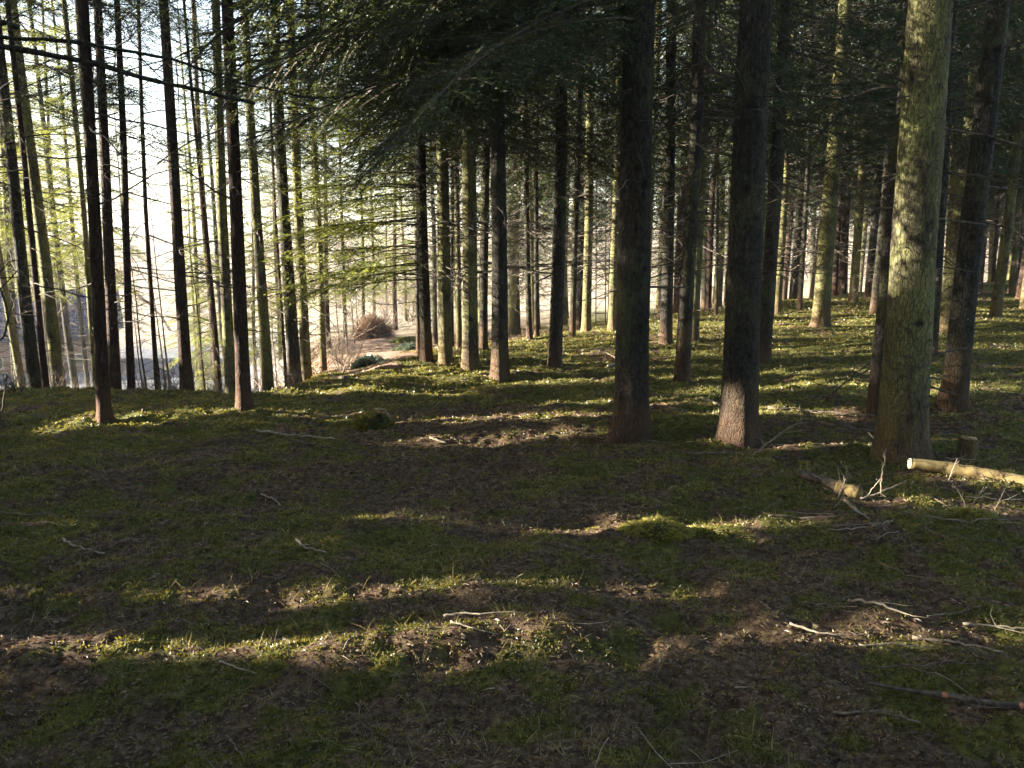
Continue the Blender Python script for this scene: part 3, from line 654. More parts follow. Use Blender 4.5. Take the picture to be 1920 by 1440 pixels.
# heavy boughs reaching left from the broad central trunk and its neighbours
rb = np.random.default_rng(77)
e, M, B, Rr = TREES[0]
ax = np.array(M.to_3x3() @ Vector((0, 0, 1)))
for k in range(36):
    z = rb.uniform(3.3, 6.3) if k > 5 else 3.2 + 0.08 * k
    st = B + ax * z; yaw = math.pi + rb.normal(0.0, 0.55); L = rb.uniform(1.9, 3.5)
    en = st + np.array([math.cos(yaw) * L, math.sin(yaw) * L, -L * rb.uniform(0.22, 0.50)])
    if en[1] < 3.5: continue
    bough_on(e, M, st, en, NEARM, rb.uniform(0.75, 1.1), rb.normal(0, .3), r=rb)
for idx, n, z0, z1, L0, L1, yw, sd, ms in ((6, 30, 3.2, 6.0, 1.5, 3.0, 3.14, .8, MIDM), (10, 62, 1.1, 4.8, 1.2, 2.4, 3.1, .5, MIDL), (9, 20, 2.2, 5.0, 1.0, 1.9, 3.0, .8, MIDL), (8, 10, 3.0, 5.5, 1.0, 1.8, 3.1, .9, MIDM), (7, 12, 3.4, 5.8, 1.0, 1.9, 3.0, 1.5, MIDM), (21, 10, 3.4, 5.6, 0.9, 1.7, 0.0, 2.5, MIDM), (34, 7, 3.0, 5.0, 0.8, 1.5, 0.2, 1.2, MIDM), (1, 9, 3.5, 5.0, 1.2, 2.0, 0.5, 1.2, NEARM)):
    e, M, B, Rr = TREES[idx]; ax = np.array(M.to_3x3() @ Vector((0, 0, 1)))
    for k in range(n):
        z = rb.uniform(z0, z1); st = B + ax * z; yaw = yw + rb.normal(0, sd); L = rb.uniform(L0, L1)
        bough_on(e, M, st, st + np.array([math.cos(yaw) * L, math.sin(yaw) * L, -L * rb.uniform(0.05, 0.35)]), ms, rb.uniform(.6, .95), rb.normal(0, .3), r=rb)

# tree just outside the left edge: its two long dark branches cross the upper left corner
B = np.array([-3.55, 4.3, 0.0]); B[2] = float(height(B[0], B[1]))
e, M = spruce(B, 0.14, B + [-0.1, 0, 3], 'g', CR_HIGH, 'spruce beyond the left edge whose long dark branches cross the top left corner', seed=900)
taken.append((B[0], B[1]))
def limb(e, M, pts, r0, r1, name='limb', twigs=10, seed=0, tw=0.35, mat=None):
    r = np.random.default_rng(seed); P = np.array(pts); t = np.linspace(0, 1, len(P)); tt = np.linspace(0, 1, 26)
    Q = np.stack([np.interp(tt, t, P[:, k]) for k in range(3)], 1); Q[1:-1] = (Q[:-2] + Q[1:-1] * 2 + Q[2:]) / 4
    Q += np.cumsum(r.normal(0, 0.003, Q.shape), 0)
    mb = MB(); V, T = tube(Q, np.linspace(r0, r1, 26) * (1 + 0.12 * r.normal(size=26)), 7); mb.add(V, T, 0)
    for k in range(twigs):
        s = r.uniform(.1, 1); p = np.array([np.interp(s, tt, Q[:, j]) for j in range(3)]); d = r.normal(size=3) + (P[-1] - P[0]) / np.linalg.norm(P[-1] - P[0]) * .9; d /= np.linalg.norm(d); l = r.uniform(.3, 1) * tw
        V, T = tube(np.array([p, p + d * l * .5 + [0, 0, .01], p + d * l + r.normal(0, .04, 3)]), [.004, .003, .0012], 4, False); mb.add(V, T, 0)
    V, T, Mi = mb.get(); Mi_ = np.array(M.inverted()); V = V @ Mi_[:3, :3].T + Mi_[:3, 3]
    return link(name, mesh(name, V, T, [mat or M_GREY], Mi, True), e)
limb(e, M, [B + [0, 0, 2.75], at(0, 86, 4.2), at(170, 118, 4.25), at(270, 148, 4.3), at(390, 175, 4.35), at(480, 190, 4.4)], 0.017, 0.009, seed=1)
limb(e, M, [B + [0, 0, 2.9], at(0, 71, 4.5), at(140, 80, 4.5), at(330, 115, 4.6), at(440, 160, 4.7), at(600, 195, 4.8)], 0.014, 0.005, seed=2)
limb(e, M, [B + [0, 0, 2.95], at(0, 44, 4.0), at(40, 50, 4.0)], 0.017, 0.012, twigs=1, seed=3)
limb(e, M, [B + [0, 0, 1.35], at(-40, 470, 4.6), at(0, 535, 4.6), at(17, 590, 4.6), at(5, 625, 4.6), at(-20, 650, 4.6)], 0.008, 0.006, twigs=6, seed=4)
for a, b in (((300, 115), (420, 60)), ((410, 178), (560, 205)), ((430, 160), (600, 160)), ((330, 118), (470, 190)), ((560, 195), (700, 260)), ((480, 190), (640, 150))):
    bough_on(e, M, at(*a, 4.5), at(*b, 4.8), NEARM, 0.5, r=rb)

# ------------------------------------------------------------------ the rest of the stand
tr = np.random.default_rng(55)
FARLAB = 'slim dark spruce deep in the stand at right, one of many alike'
TRUNKM = []
for k in range(5):
    V, T = trunk_geo(tr, 0.11, 17, 16.4, 12, 0.25, 0, curve=0.04); TRUNKM.append(mesh('trunk', V, T, [[M_MOSSY, M_GREY, M_GREY, M_MOSSY, M_RED][k]], None, True))
def plain(x, y, label, group, crowns, sc=1.0, rsc=1.0, z=None):
    e = bpy.data.objects.new('spruce_tree', None); COL.objects.link(e); e.location = (x, y, float(height(x, y, False)) - 0.05 if z is None else z)
    e.rotation_euler = (tr.normal(0, .02), tr.normal(0, .025), 0); tag(e, label, 'tree', group)
    t = link('trunk', TRUNKM[int(tr.integers(5))], e, rot=(0, 0, tr.uniform(0, 6.28))); t.scale = (rsc, rsc, sc)
    c = link('crown', crowns[int(tr.integers(len(crowns)))], e, rot=(0, 0, tr.uniform(0, 6.28))); c.scale = (sc, sc, sc)
    taken.append((x, y)); return e
def far_enough(x, y, d): return all((x - a) ** 2 + (y - b) ** 2 > d * d for a, b in taken)
cnt = 0
for _ in range(6000):
    y = tr.uniform(13, 50); x = tr.uniform(-2.0, 36)
    a = x / y
    if a > 0.85 or a < -0.03: continue
    if y < 16 and a < 0.5: continue
    lim = np.interp(a, [-0.03, 0.05, 0.2, 0.32, 0.45, 0.7], [28, 30, 30, 38, 46, 54])
    if y > lim: continue
    if not far_enough(x, y, 1.5): continue
    # keep the bright slot with the ladder open
    if 0.10 < a < 0.122 and y < 22: continue
    plain(x, y, FARLAB, 'spruces deep in the stand', CR_FAR if (y < 20 or a > .3 or cnt % 3 == 0) else CR_EDGE, tr.uniform(.85, 1.1), tr.uniform(.6, 1.45)); cnt += 1
    if cnt >= 230: break
print('stand', cnt)
# pale lit trees on the slope at left, behind the edge trees
LS = [(20, 24), (48, 22), (100, 25), (128, 21), (150, 24), (190, 19), (395, 18), (420, 23), (485, 20), (560, 24), (612, 21), (645, 26), (10, 30), (80, 33), (440, 32), (520, 30), (600, 34), (700, 38), (725, 42), (760, 36), (790, 27), (740, 30), (815, 20), (960, 20), (30, 13.6), (15, 20), (370, 26), (540, 22), (470, 27), (680, 32), (860, 24), (900, 19), (1000, 26), (360, 34), (240, 38)]
for k, (px, Y) in enumerate(LS):
    P = at(px, 560, Y)
    if (px, Y) == (30, 13.6): P = at(px, 560, 14.5)
    plain(P[0], P[1], 'sunlit feathery spruce on the slope below the left edge trees' if px < 650 else 'small sunlit spruce beside the path in the distance', 'spruces on the slope at left' if px < 650 else 'spruces along the far path', CR_EDGE if px > 235 else CR_EDGE_HI, tr.uniform(.65, .9) if px > 235 else 1.0, tr.uniform(.55, .95))
# unseen trees added outside the frame to shade the foreground
CANO = [crown_mesh('added_canopy_crown', r=R3, H=18, zlive=4.9, Lmax=2.9, fine=FAR, zfine=0, whorl=0.42, nb=6, ndead=0) for _ in range(2)]
for (x, y) in ((-6.5, -1.5), (4.2, 0.6), (-1.8, -2.2), (2.2, -3.2), (6.5, -2.2), (-5, -5.5), (-0.8, -6.0), (4.2, -6.6), (9.8, 1.0), (-3.6, 0.4), (8.6, -5.8)):
    plain(x, y, 'unseen spruce added near the viewpoint to shade the foreground', 'unseen shade spruces around the viewpoint', CANO, 1.0, 1.4)

BACK = [crown_mesh('added_shade_spruce_crown', r=R3, H=6.0, zlive=0.2, Lmax=1.7, fine=FAR, zfine=0, whorl=0.36, nb=6, ndead=0, lowpow=.6) for _ in range(2)]  # unseen young spruces added behind the camera to darken the trunk fronts
for (x, y) in ((-6.2, -3.6), (-4.3, -4.2), (-2.4, -4.6), (-0.4, -4.4), (1.6, -4.8), (3.6, -4.5), (5.6, -4.0), (7.2, -2.6), (8.2, -0.6), (8.8, 1.6), (-3.2, -7), (1.0, -7.5), (5.0, -7)):
    e = bpy.data.objects.new('added_shade_spruce', None); COL.objects.link(e); e.location = (x, y, float(height(x, y, False))); tag(e, 'unseen young spruce added behind the viewpoint to dim the trunks', 'tree', 'unseen spruces added behind the viewpoint')
    link('crown', BACK[int(tr.integers(2))], e, rot=(0, 0, tr.uniform(0, 6.28)))
    V, T = tube(np.array([[0, 0, -.1], [0, 0, 3.], [0, 0, 6]]), [0.04, 0.025, 0.004], 6); link('trunk', mesh('added_shade_spruce_trunk', V, T, [M_RED], None, True), e)

# unseen young spruces added left of the picture, cut open where sun bands fall
VF = [make_bough(R2, 2.2, 0.2, None, 0.07, 0.17, 0.05, R2.uniform(0.1, 0.3), bare=0.1) for _ in range(4)]
th = np.random.default_rng(8)
def colfree(x, y, rad, H):
    P = np.array([[x + dx, y + dy, z] for dx in (0,) for dy in (-rad, 0, rad) for z in np.arange(0, H, 0.12)]); return not litcheck(P).any()
def keep_at(loc):
    loc = np.array(loc); return lambda C: ~litcheck(C + loc)  # drops foliage that would shade the marked sunlit places
nth = 0
for row, (xr, H, rr) in enumerate(((-8.2, 3.6, 1.25), (-9.8, 4.6, 1.4), (-11.6, 5.2, 1.5), (-14.0, 6.5, 1.7))):
    for y0 in np.arange(-4.5 + row * 0.5, 11.2, 1.15):
        x = -(2.9 + 0.72 * max(y0, 0.5)) - rr - (0, 1.6, 3.4, 5.6)[row] + th.normal(0, .15); y = y0 + th.normal(0, .15)
        ok = False
        for _ in range(60):
            if colfree(x, y, 0.06, H * .8): ok = True; break
            y = y0 + th.normal(0, .5)
        if not ok: continue
        z = float(height(x, y, False)); Hh = H * th.uniform(.85, 1.1)
        V, T, Mi = crown(th, Hh, 0.15, rr, VF, 99, whorl=0.27, nb=6, ndead=0, coarse=VF, keep=keep_at((x, y, z)), lowpow=0.6)
        e = bpy.data.objects.new('added_shade_spruce', None); COL.objects.link(e); e.location = (x, y, z); tag(e, 'unseen young spruce added left of the picture to block the sun', 'tree', 'unseen young spruces added as sun blockers')
        link('crown', mesh('added_shade_spruce_crown', V, T, [M_TWIG, M_NEEDLE], Mi), e)
        Vt, Tt = tube(np.array([[0, 0, -.1], [0, 0, Hh * .5], [0, 0, Hh]]), [0.035, 0.02, 0.004], 6)
        link('trunk', mesh('added_shade_spruce_trunk', Vt, Tt, [M_RED], None, True), e); nth += 1
for row, xr in enumerate((-13.0, -17, -21)):  # unseen tall spruces added to block the sun, crowns cut for lit stretches
    for y0 in np.arange(-4.0 + row, 12.5, 2.1):
        x = xr + th.normal(0, .5); y = y0 + th.normal(0, .3)
        for _ in range(30):
            if colfree(x, y, 0.09, 9): break
            y += th.normal(0, .3)
        z = float(height(x, y, False))
        V, T, Mi = crown(th, 17, 3.0, 2.4, VF, 99, whorl=0.42, nb=6, ndead=0, coarse=VF, keep=keep_at((x, y, z)))
        e = bpy.data.objects.new('spruce_tree', None); COL.objects.link(e); e.location = (x, y, z); tag(e, 'unseen tall spruce added left of the picture to block the sun', 'tree', 'unseen tall spruces added as sun blockers')
        link('crown', mesh('added_sun_blocker_crown', V, T, [M_TWIG, M_NEEDLE], Mi), e)
        Vt, Tt = trunk_geo(th, 0.11, 17, 16, 10, 0.3); link('trunk', mesh('trunk', Vt, Tt, [M_GREY], None, True), e); nth += 1
print('thicket', nth)
# ------------------------------------------------------------------ logs, sticks, stump, hump
def onground(pts, lift): 
    Q = [ground(*p) for p in pts]
    return np.array([[q[0], q[1], q[2] + (lift[i] if hasattr(lift, '__len__') else lift)] for i, q in enumerate(Q)])
def stick(name, cat, label, P, r0, r1, mat, seed=0, forks=0, fl=0.15, group=None, upf=0.3, nseg=7, knob=0.08):
    r = np.random.default_rng(seed); P = np.asarray(P, float); t = np.linspace(0, 1, len(P)); tt = np.linspace(0, 1, 14)
    Q = np.stack([np.interp(tt, t, P[:, k]) for k in range(3)], 1); L = np.linalg.norm(P[-1] - P[0])
    Q[1:-1] += r.normal(0, 0.006, (12, 3)) * min(1, L * 1.5)
    mb = MB(); V, T = tube(Q, np.linspace(r0, r1, 14) * (1 + knob * r.normal(size=14)), nseg); mb.add(V, T, 0)
    for k in range(forks):
        s = r.uniform(.15, .95); p = np.array([np.interp(s, tt, Q[:, j]) for j in range(3)]); d = (P[-1] - P[0]) / L * .7 + r.normal(0, .6, 3); d[2] = abs(d[2]) * upf + .05; d /= np.linalg.norm(d); l = r.uniform(.4, 1) * fl
        V, T = tube(np.array([p, p + d * l * .5 + r.normal(0, .008, 3), p + d * l]), np.array([.55, .4, .15]) * r1 * 1.1 + .0006, 4, False); mb.add(V, T, 0)
    o = link(name, mb.mesh(name, [mat], True)); tag(o, label, cat, group); return o

# the pale cut log at right
e = bpy.data.objects.new('cut_log', None); COL.objects.link(e); A = at(1706, 869, 5.25); e.location = A
tag(e, 'peeled yellow log with a white sawn end, lying propped before the thickest trunk', 'log')
Pn = np.array([A, at(1780, 878, 5.2), at(1860, 893, 5.1), at(1935, 908, 5.0), at(2080, 940, 4.8)]) - A
tt = np.linspace(0, 1, 40); Q = np.stack([np.interp(tt, [0, .22, .45, .65, 1], Pn[:, k]) for k in range(3)], 1)
rl = np.random.default_rng(5); rad = np.linspace(0.039, 0.056, 40) * (1 + 0.05 * rl.normal(size=40)); V, T = tube(Q, rad, 18)
V = V * (1 + 0.0) + 0.003 * np.stack([fbm(V[:, 0] * 14, V[:, 2] * 14 + k) for k in (3, 9, 4)], 1)
link('stem', mesh('cut_log_stem', V, T, [M_LOG], None, True), e)
dd = (Q[1] - Q[0]) / np.linalg.norm(Q[1] - Q[0]); V, T = tube(np.array([-dd * .006, dd * .004]), [0.036, 0.039], 18); link('sawn_end', mesh('sawn_end', V, T, [M_CUT]), e)
for k in range(20):
    s = rl.uniform(.03, .8); p = np.array([np.interp(s, tt, Q[:, j]) for j in range(3)]); d = rl.normal(0, .5, 3); d[2] = rl.choice([-1, 1], p=[.7, .3]) * abs(d[2]) * 1.0 - .1; d[0] -= .5; d /= np.linalg.norm(d); l = rl.uniform(.06, .2)
    V, T = tube(np.array([p + d * .03, p + d * (.03 + l * .5) + rl.normal(0, .012, 3), p + d * (.03 + l)]), [.0042, .003, .001], 4, False); link('twig', mesh('log_twig', V, T, [M_STICK]), e)
# broken log
A = ground(1498, 906); Bq = ground(1612, 944); e = bpy.data.objects.new('broken_log', None); COL.objects.link(e); e.location = A
tag(e, 'short broken log with a torn yellow end among sticks', 'log')
Q = np.array([A + [0, 0, .05], A * .65 + Bq * .35 + [0, 0, .055], A * .3 + Bq * .7 + [0, 0, .05], Bq + [0, 0, .05]]) - A
tt = np.linspace(0, 1, 24); Q = np.stack([np.interp(tt, [0, .35, .7, 1], Q[:, k]) for k in range(3)], 1); k15 = 15
V, T = tube(Q[:k15 + 1], np.linspace(.022, .038, k15 + 1) * (1 + .12 * rl.normal(size=k15 + 1)), 14); link('stem', mesh('broken_log_stem', V, T, [M_STICK], None, True), e)
V, T = tube(Q[k15:] + [0, 0, .001], np.linspace(.040, .034, 24 - k15) * (1 + .2 * rl.normal(size=24 - k15)), 14); link('torn_end', mesh('torn_end', V, T, [M_LOG], None, False), e)
# pole at lower right
Pp = onground([(1625, 1297), (1700, 1310), (1780, 1328), (1860, 1340), (1960, 1358)], 0.022)
e = bpy.data.objects.new('fallen_pole', None); COL.objects.link(e); e.location = Pp[0]; tag(e, 'dark fallen pole with orange torn spots at the lower right', 'branch')
tt = np.linspace(0, 1, 30); Q = np.stack([np.interp(tt, np.linspace(0, 1, 5), Pp[:, k]) for k in range(3)], 1) - Pp[0]
V, T = tube(Q, np.linspace(.006, .013, 30) * (1 + .1 * rl.normal(size=30)), 9); link('stem', mesh('pole_stem', V, T, [M_TWIG], None, True), e)
for j in (13, 25):
    V, T = tube(Q[j] + (Q[j:j + 3] - Q[j]) * .5 + [0, -.002, .002], [.008, .0125, .009], 9); link('torn_spot', mesh('torn_spot', V, T, [M_ORANGE], None, True), e)

ST = [  # points, radii, material, lift, forks, label
 ([(1710, 1197), (1790, 1215), (1878, 1244)], 5.5, 'p', .015, 1, 'pale bent stick right of the sunlit moss, pointing to the lower right'),
 ([(1610, 1210), (1680, 1216), (1745, 1222)], 3.5, 'p', .012, 0, 'thin pale straight stick below the sunlit moss at right'),
 ([(1590, 1133), (1640, 1155), (1702, 1171)], 5.5, 'p', .03, 2, 'pale forked stick just above the sunlit moss at right'),
 ([(1505, 1138), (1560, 1140), (1605, 1137)], 4, 's', .01, 1, 'dark short stick above the sunlit moss at right'),
 ([(1480, 1180), (1530, 1192), (1585, 1198)], 4.5, 'p', .02, 1, 'pale stick lying along the sunlit moss at right'),
 ([(1805, 1180), (1870, 1184), (1935, 1192)], 5, 'p', .02, 2, 'pale stick in the sun at the right edge'),
 ([(1640, 1266), (1790, 1262), (1930, 1254)], 3.5, 's', .02, 3, 'long thin grey stick crossing the lower right horizontally'),
 ([(1690, 1262), (1770, 1292), (1845, 1345)], 3, 's', .02, 2, 'thin curved stick below the long horizontal one'),
 ([(1738, 1168), (1790, 1158), (1838, 1152)], 3, 's', .03, 1, 'short thin stick rising rightward above the bent pale one'),
 ([(1562, 1342), (1640, 1354), (1725, 1378)], 6, 's', .014, 1, 'thick dark stick left of and below the fallen pole'),
 ([(1378, 1303), (1412, 1314)], 4, 'p', .012, 0, 'tiny pale stick in the lower middle right'),
 ([(1440, 979), (1500, 975), (1562, 978)], 3.5, 's', .02, 0, 'straight grey stick below the broken log'),
 ([(1583, 952), (1605, 968), (1628, 985)], 6, 'p', .02, 1, 'stubby pale stick just below the torn end of the broken log'),
 ([(118, 1017), (138, 1032), (196, 1046)], 5, 'p', .014, 0, 'pale crooked stick in the dark moss at left'),
 ([(556, 1022), (572, 1034), (610, 1046)], 4.5, 'p', .014, 1, 'small pale forked stick left of the picture centre'),
 ([(490, 934), (512, 944), (528, 955)], 3, 'p', .012, 0, 'short thin pale stick amid the brown litter'),
 ([(480, 815), (560, 824), (628, 832)], 4, 'p', .02, 2, 'upper of two long pale sticks left of the mossy hump'),
 ([(540, 836), (600, 845), (655, 853)], 3.5, 's', .02, 1, 'lower of two long pale sticks left of the mossy hump'),
 ([(806, 828), (836, 836)], 5, 'p', .015, 0, 'stubby pale stick at the start of the lit strip in the middle'),
 ([(838, 773), (890, 776)], 3.5, 's', .02, 0, 'short grey stick right of the mossy hump'),
 ([(832, 1172), (868, 1170), (906, 1171)], 4.5, 'p', .03, 1, 'pale stick on the crest of the long sunlit moss ridge'),
 ([(845, 1186), (885, 1196), (935, 1203)], 3, 'p', .02, 0, 'thin pale stick right of the sunlit ridge crest'),
 ([(0, 971), (50, 968), (98, 963)], 3.5, 's', .012, 2, 'dark thin stick with an upright twig at the left edge'),
 ([(412, 1257), (480, 1272)], 3.5, 'p', .01, 0, 'thin pale stick just below the sunlit ridge'),
 ([(425, 1392), (455, 1436)], 4, 's', .02, 0, 'grey stick pointing down at the bottom edge left of centre'),
 ([(1308, 752), (1332, 757), (1358, 766)], 6, 'p', .02, 0, 'pale stub lying left of the trunk with the orange patch'),
 ([(1440, 772), (1540, 778), (1640, 783)], 5, 's', .03, 4, 'long dead branch lying between the two broad right trunks'),
 ([(1500, 792), (1555, 806), (1640, 818)], 6, 's', .03, 3, 'grey dead branch ending by the foot of the thickest trunk'),
 ([(1290, 858), (1380, 852), (1460, 858)], 3.5, 's', .02, 3, 'thin dark branch below the trunk with the orange patch'),
 ([(1690, 975), (1800, 985), (1930, 988)], 4, 's', .02, 4, 'long dark thin branch at right below the lit moss strip'),
 ([(1730, 1000), (1780, 1035), (1830, 1060)], 3, 's', .03, 1, 'thin slanting stick in the grass at the right'),
 ([(1640, 1065), (1700, 1092), (1790, 1125)], 3, 's', .03, 2, 'thin slanting grey stick in the right hand moss'),
 ([(960, 700), (1010, 704), (1060, 700)], 3, 's', .03, 1, 'little stick beside the trunk with the yellow foot'),
 ([(1140, 690), (1160, 680), (1150, 672)], 5, 'p', .03, 1, 'pale stub left of the broad central trunk'),
 ([(485, 728), (560, 722), (650, 716)], 5, 's', .04, 5, 'dead branch lying along the edge left of the path'),
 ([(1080, 660), (1110, 662), (1150, 650)], 4, 's', .03, 4, 'dead branches in the lit litter left of the broad central trunk'),
]
for k, (pts, w, m, lift, fk, lab) in enumerate(ST):
    P = onground(pts, lift); d = camdepth(P[0]); rr = w * d / FPX / 2
    stick('stick' if w < 5.5 else 'branch', 'stick' if w < 5.5 else 'branch', lab, P, rr * 1.1, rr * .6, M_PALE if m == 'p' else M_STICK, 300 + k, fk, 0.10 * math.sqrt(d))
# raised dead branches
g = ground(1412, 858)
stick('branch', 'branch', 'pale forked branch rising from the ground between the two broad right trunks', [g + [0, 0, .01], at(1450, 822, g[1]), at(1505, 785, g[1] - .1)], .010, .005, M_PALE, 401, 5, .25)
g = ground(1612, 946)
stick('branch', 'branch', 'long pale branch rising rightward from the torn log end', [g + [0, 0, .03], at(1650, 925, g[1]), at(1700, 900, g[1] + .1)], .007, .003, M_PALE, 402, 4, .12)
stick('branch', 'branch', 'pale upright forked twig before the thickest trunk', [at(1652, 925, g[1]), at(1653, 890, g[1]), at(1662, 840, g[1])], .0055, .003, M_PALE, 403, 5, .12, upf=1)
g = ground(1583, 930)
stick('branch', 'branch', 'pale twig standing on the broken log, leaning left', [g + [0, 0, .05], at(1575, 900, g[1]), at(1570, 878, g[1])], .005, .0025, M_PALE, 404, 2, .1, upf=1)
stick('branch', 'branch', 'pale twig slanting up left from the broken log', [at(1568, 925, g[1]), at(1550, 908, g[1]), at(1533, 893, g[1])], .005, .0025, M_PALE, 405, 1, .1)
g = ground(1548, 752)
for a, b, s in (((1642, 672), (1548, 750), 411), ((1636, 690), (1560, 735), 412)):
    stick('branch', 'branch', 'upper dark bare branch drooping left from the thin leaning trunk' if s == 411 else 'lower dark bare branch drooping left from the thin leaning trunk', [at(*a, g[1] - .2), at((a[0] + b[0]) / 2, (a[1] + b[1]) / 2 - 4, g[1] - .2), at(*b, g[1] - .2)], .009, .004, M_TWIG, s, 6, .3)
stick('stick', 'stick', 'grey stick standing up at the left edge', [at(1, 792, 7.0) , at(8, 745, 7.0), at(12, 700, 7.0)], .009, .006, M_STICK, 431)
rk = np.random.default_rng(66)
NP = ['lit moss strip at the right edge', 'broken log']
for k in range(30):      # loose brash about the log
    px = rk.uniform(1250, 1930); py = rk.uniform(800, 1010); P0 = ground(px, py); an = rk.uniform(-.5, .5) + (math.pi if rk.random() < .5 else 0); L = rk.uniform(.15, .6)
    q = np.array([[P0[0] + L * t * math.cos(an), P0[1] + L * t * math.sin(an)] for t in (0, .5, 1)]); z = height(q[:, 0], q[:, 1]) + [0.01, .02, rk.uniform(0.01, .12)]
    stick('brash_stick', 'stick', 'thin dry stick of the brash strewn round the two logs', np.column_stack([q, z]), rk.uniform(.002, .0045), .0015, M_PALE if rk.random() < .35 else M_STICK, 500 + k, int(rk.integers(0, 4)), .14, 'brash strewn round the logs', .8, 5)

for k in range(12):      # snapped side twigs standing up out of the brash
    P0 = ground(rk.uniform(1500, 1920), rk.uniform(900, 975)); h = rk.uniform(.08, .2); lean = rk.normal(0, .5, 2) * h
    stick('brash_twig', 'twig', 'short snapped twig poking up out of the brash round the two logs', [P0, P0 + [lean[0] * .5, lean[1] * .5, h * .55], P0 + [lean[0], lean[1], h]], .0035, .002, M_PALE, 620 + k, 3, .07, 'twigs poking up round the logs', 1.0, 5)
# mossy hump with a curved stick, moss cushions, stump
def dome(name, label, cat, c, rx, ry, h, mat, leaf, nleaf, size, seed, group=None, kind=None, lw=.3):
    r = np.random.default_rng(seed); mb = MB(); nu, nv = 28, 10
    u = np.linspace(0, 2 * np.pi, nu, endpoint=False); v = np.linspace(0, 1, nv)
    def surf(u, v):
        k = 1 + .45 * fbm(np.cos(u) * 1.7 + seed, np.sin(u) * 1.7 + v, 3)
        return np.stack([c[0] + rx * np.sin(v * 1.57) * np.cos(u) * k, c[1] + ry * np.sin(v * 1.57) * np.sin(u) * k, c[2] - .03 + (h + .03) * np.cos(v * 1.57) * k], -1)
    U, Vv = np.meshgrid(u, v); P = surf(U, Vv).reshape(-1, 3)
    i = (np.arange(nv - 1)[:, None] * nu + np.arange(nu)[None]).ravel(); j = (np.arange(nv - 1)[:, None] * nu + (np.arange(nu)[None] + 1) % nu).ravel()
    mb.add(P, np.concatenate([np.stack([i, i + nu, j + nu], 1), np.stack([i, j + nu, j], 1)]), 0)
    uu = r.uniform(0, 6.283, nleaf); vv = np.sqrt(r.random(nleaf)); p = surf(uu, vv); d = p - np.asarray(c) + r.normal(0, .5, (nleaf, 3)) * h; d /= np.linalg.norm(d, axis=1)[:, None]
    L = size * r.uniform(.5, 1.5, nleaf); w = np.cross(d, r.normal(size=(nleaf, 3))); w /= np.linalg.norm(w, axis=1)[:, None]; w *= (L * lw * .5)[:, None]
    V = np.stack([p - w, p + w, p + d * L[:, None]], 1).reshape(-1, 3); mb.add(V, np.arange(3 * nleaf).reshape(-1, 3), 1)
    o = link(name, mb.mesh(name, [mat, leaf])); tag(o, label, cat, group, kind); return o
M_SOIL = simple('dark_moss_base', [(0.35, (0.02, 0.022, 0.010)), (0.65, (0.07, 0.075, 0.022))], 14)
g = ground(702, 800); dome('mossy_hump', 'round dark hump overgrown with moss left of the track', 'hump', g - [0, 0, .03], .20, .15, .125, M_SOIL, M_MOSSLEAF, 3800, .026, 1)
stick('stick', 'stick', 'pale hooked stick arching over the round mossy hump', [at(703, 766, g[1] - .05), at(722, 768, g[1] - .1), at(731, 782, g[1] - .12), ground(734, 800) + [0, 0, .01]], .007, .006, M_PALE, 420)
for k, (px, py, rx, ry, h, lab) in enumerate([(1232, 985, .19, .11, .036, 'bright yellow moss cushion in the sun right of centre'), (1320, 990, .17, .09, .032, 'lower moss cushion right of the bright yellow one'), (1810, 955, .16, .08, .028, 'sunlit moss cushion under the cut log')]):
    g = ground(px, py + 12); dome('moss_cushion', lab, 'moss cushion', g, rx, ry, h, M_SOIL, M_CUSH if k in (0, 1, 2) else M_MOSSLEAF, 3600, .022, 10 + k)
g = at(1810, 880, 5.6); g[2] = float(height(g[0], g[1]))
e = bpy.data.objects.new('stump', None); COL.objects.link(e); e.location = g; tag(e, 'small mossy stump standing behind the cut log', 'stump')
V, T = trunk_geo(np.random.default_rng(3), 0.06, 30, .16, 20, .05, 0, flare=.6, rough=.12); link('stem', mesh('stump_stem', V, T, [M_MOSSY], None, True), e)
V, T = tube(np.array([[0, 0, .150], [0, 0, .163]]), [.06, .055], 18); link('cut_face', mesh('cut_face', V, T, [M_LOG]), e)

# ------------------------------------------------------------------ shrubs, saplings
def bare_geo(r, h, n0, spread, r0, depth=3, drop=0.62):
    mb = MB()
    def rec(p, d, l, rad, k):
        q = [p]; dd = d.copy()
        for _ in range(3):
            dd = dd + r.normal(0, .14, 3); dd /= np.linalg.norm(dd); q.append(q[-1] + dd * l / 3)
        V, T = tube(np.array(q), np.linspace(rad, rad * .6, 4), 5 if k == depth else 3, False); mb.add(V, T, 0)
        if k > 0:
            for _ in range(int(r.integers(2, 5))):
                s = int(r.integers(1, 4)); nd = dd + r.normal(0, spread, 3); nd[2] += .25; nd /= np.linalg.norm(nd); rec(q[s], nd, l * drop * r.uniform(.7, 1.2), rad * .55, k - 1)
    for _ in range(n0):
        d = np.array([r.normal(0, spread), r.normal(0, spread), 1.0]); d /= np.linalg.norm(d); rec(np.array([r.normal(0, .03 * h), r.normal(0, .03 * h), -.03]), d, h * .5, r0, depth)
    return mb
rs = np.random.default_rng(91)
M_DUSK = simple('brush_twig', [(0.3, (0.10, 0.075, 0.06)), (0.65, (0.28, 0.22, 0.18))], 30)
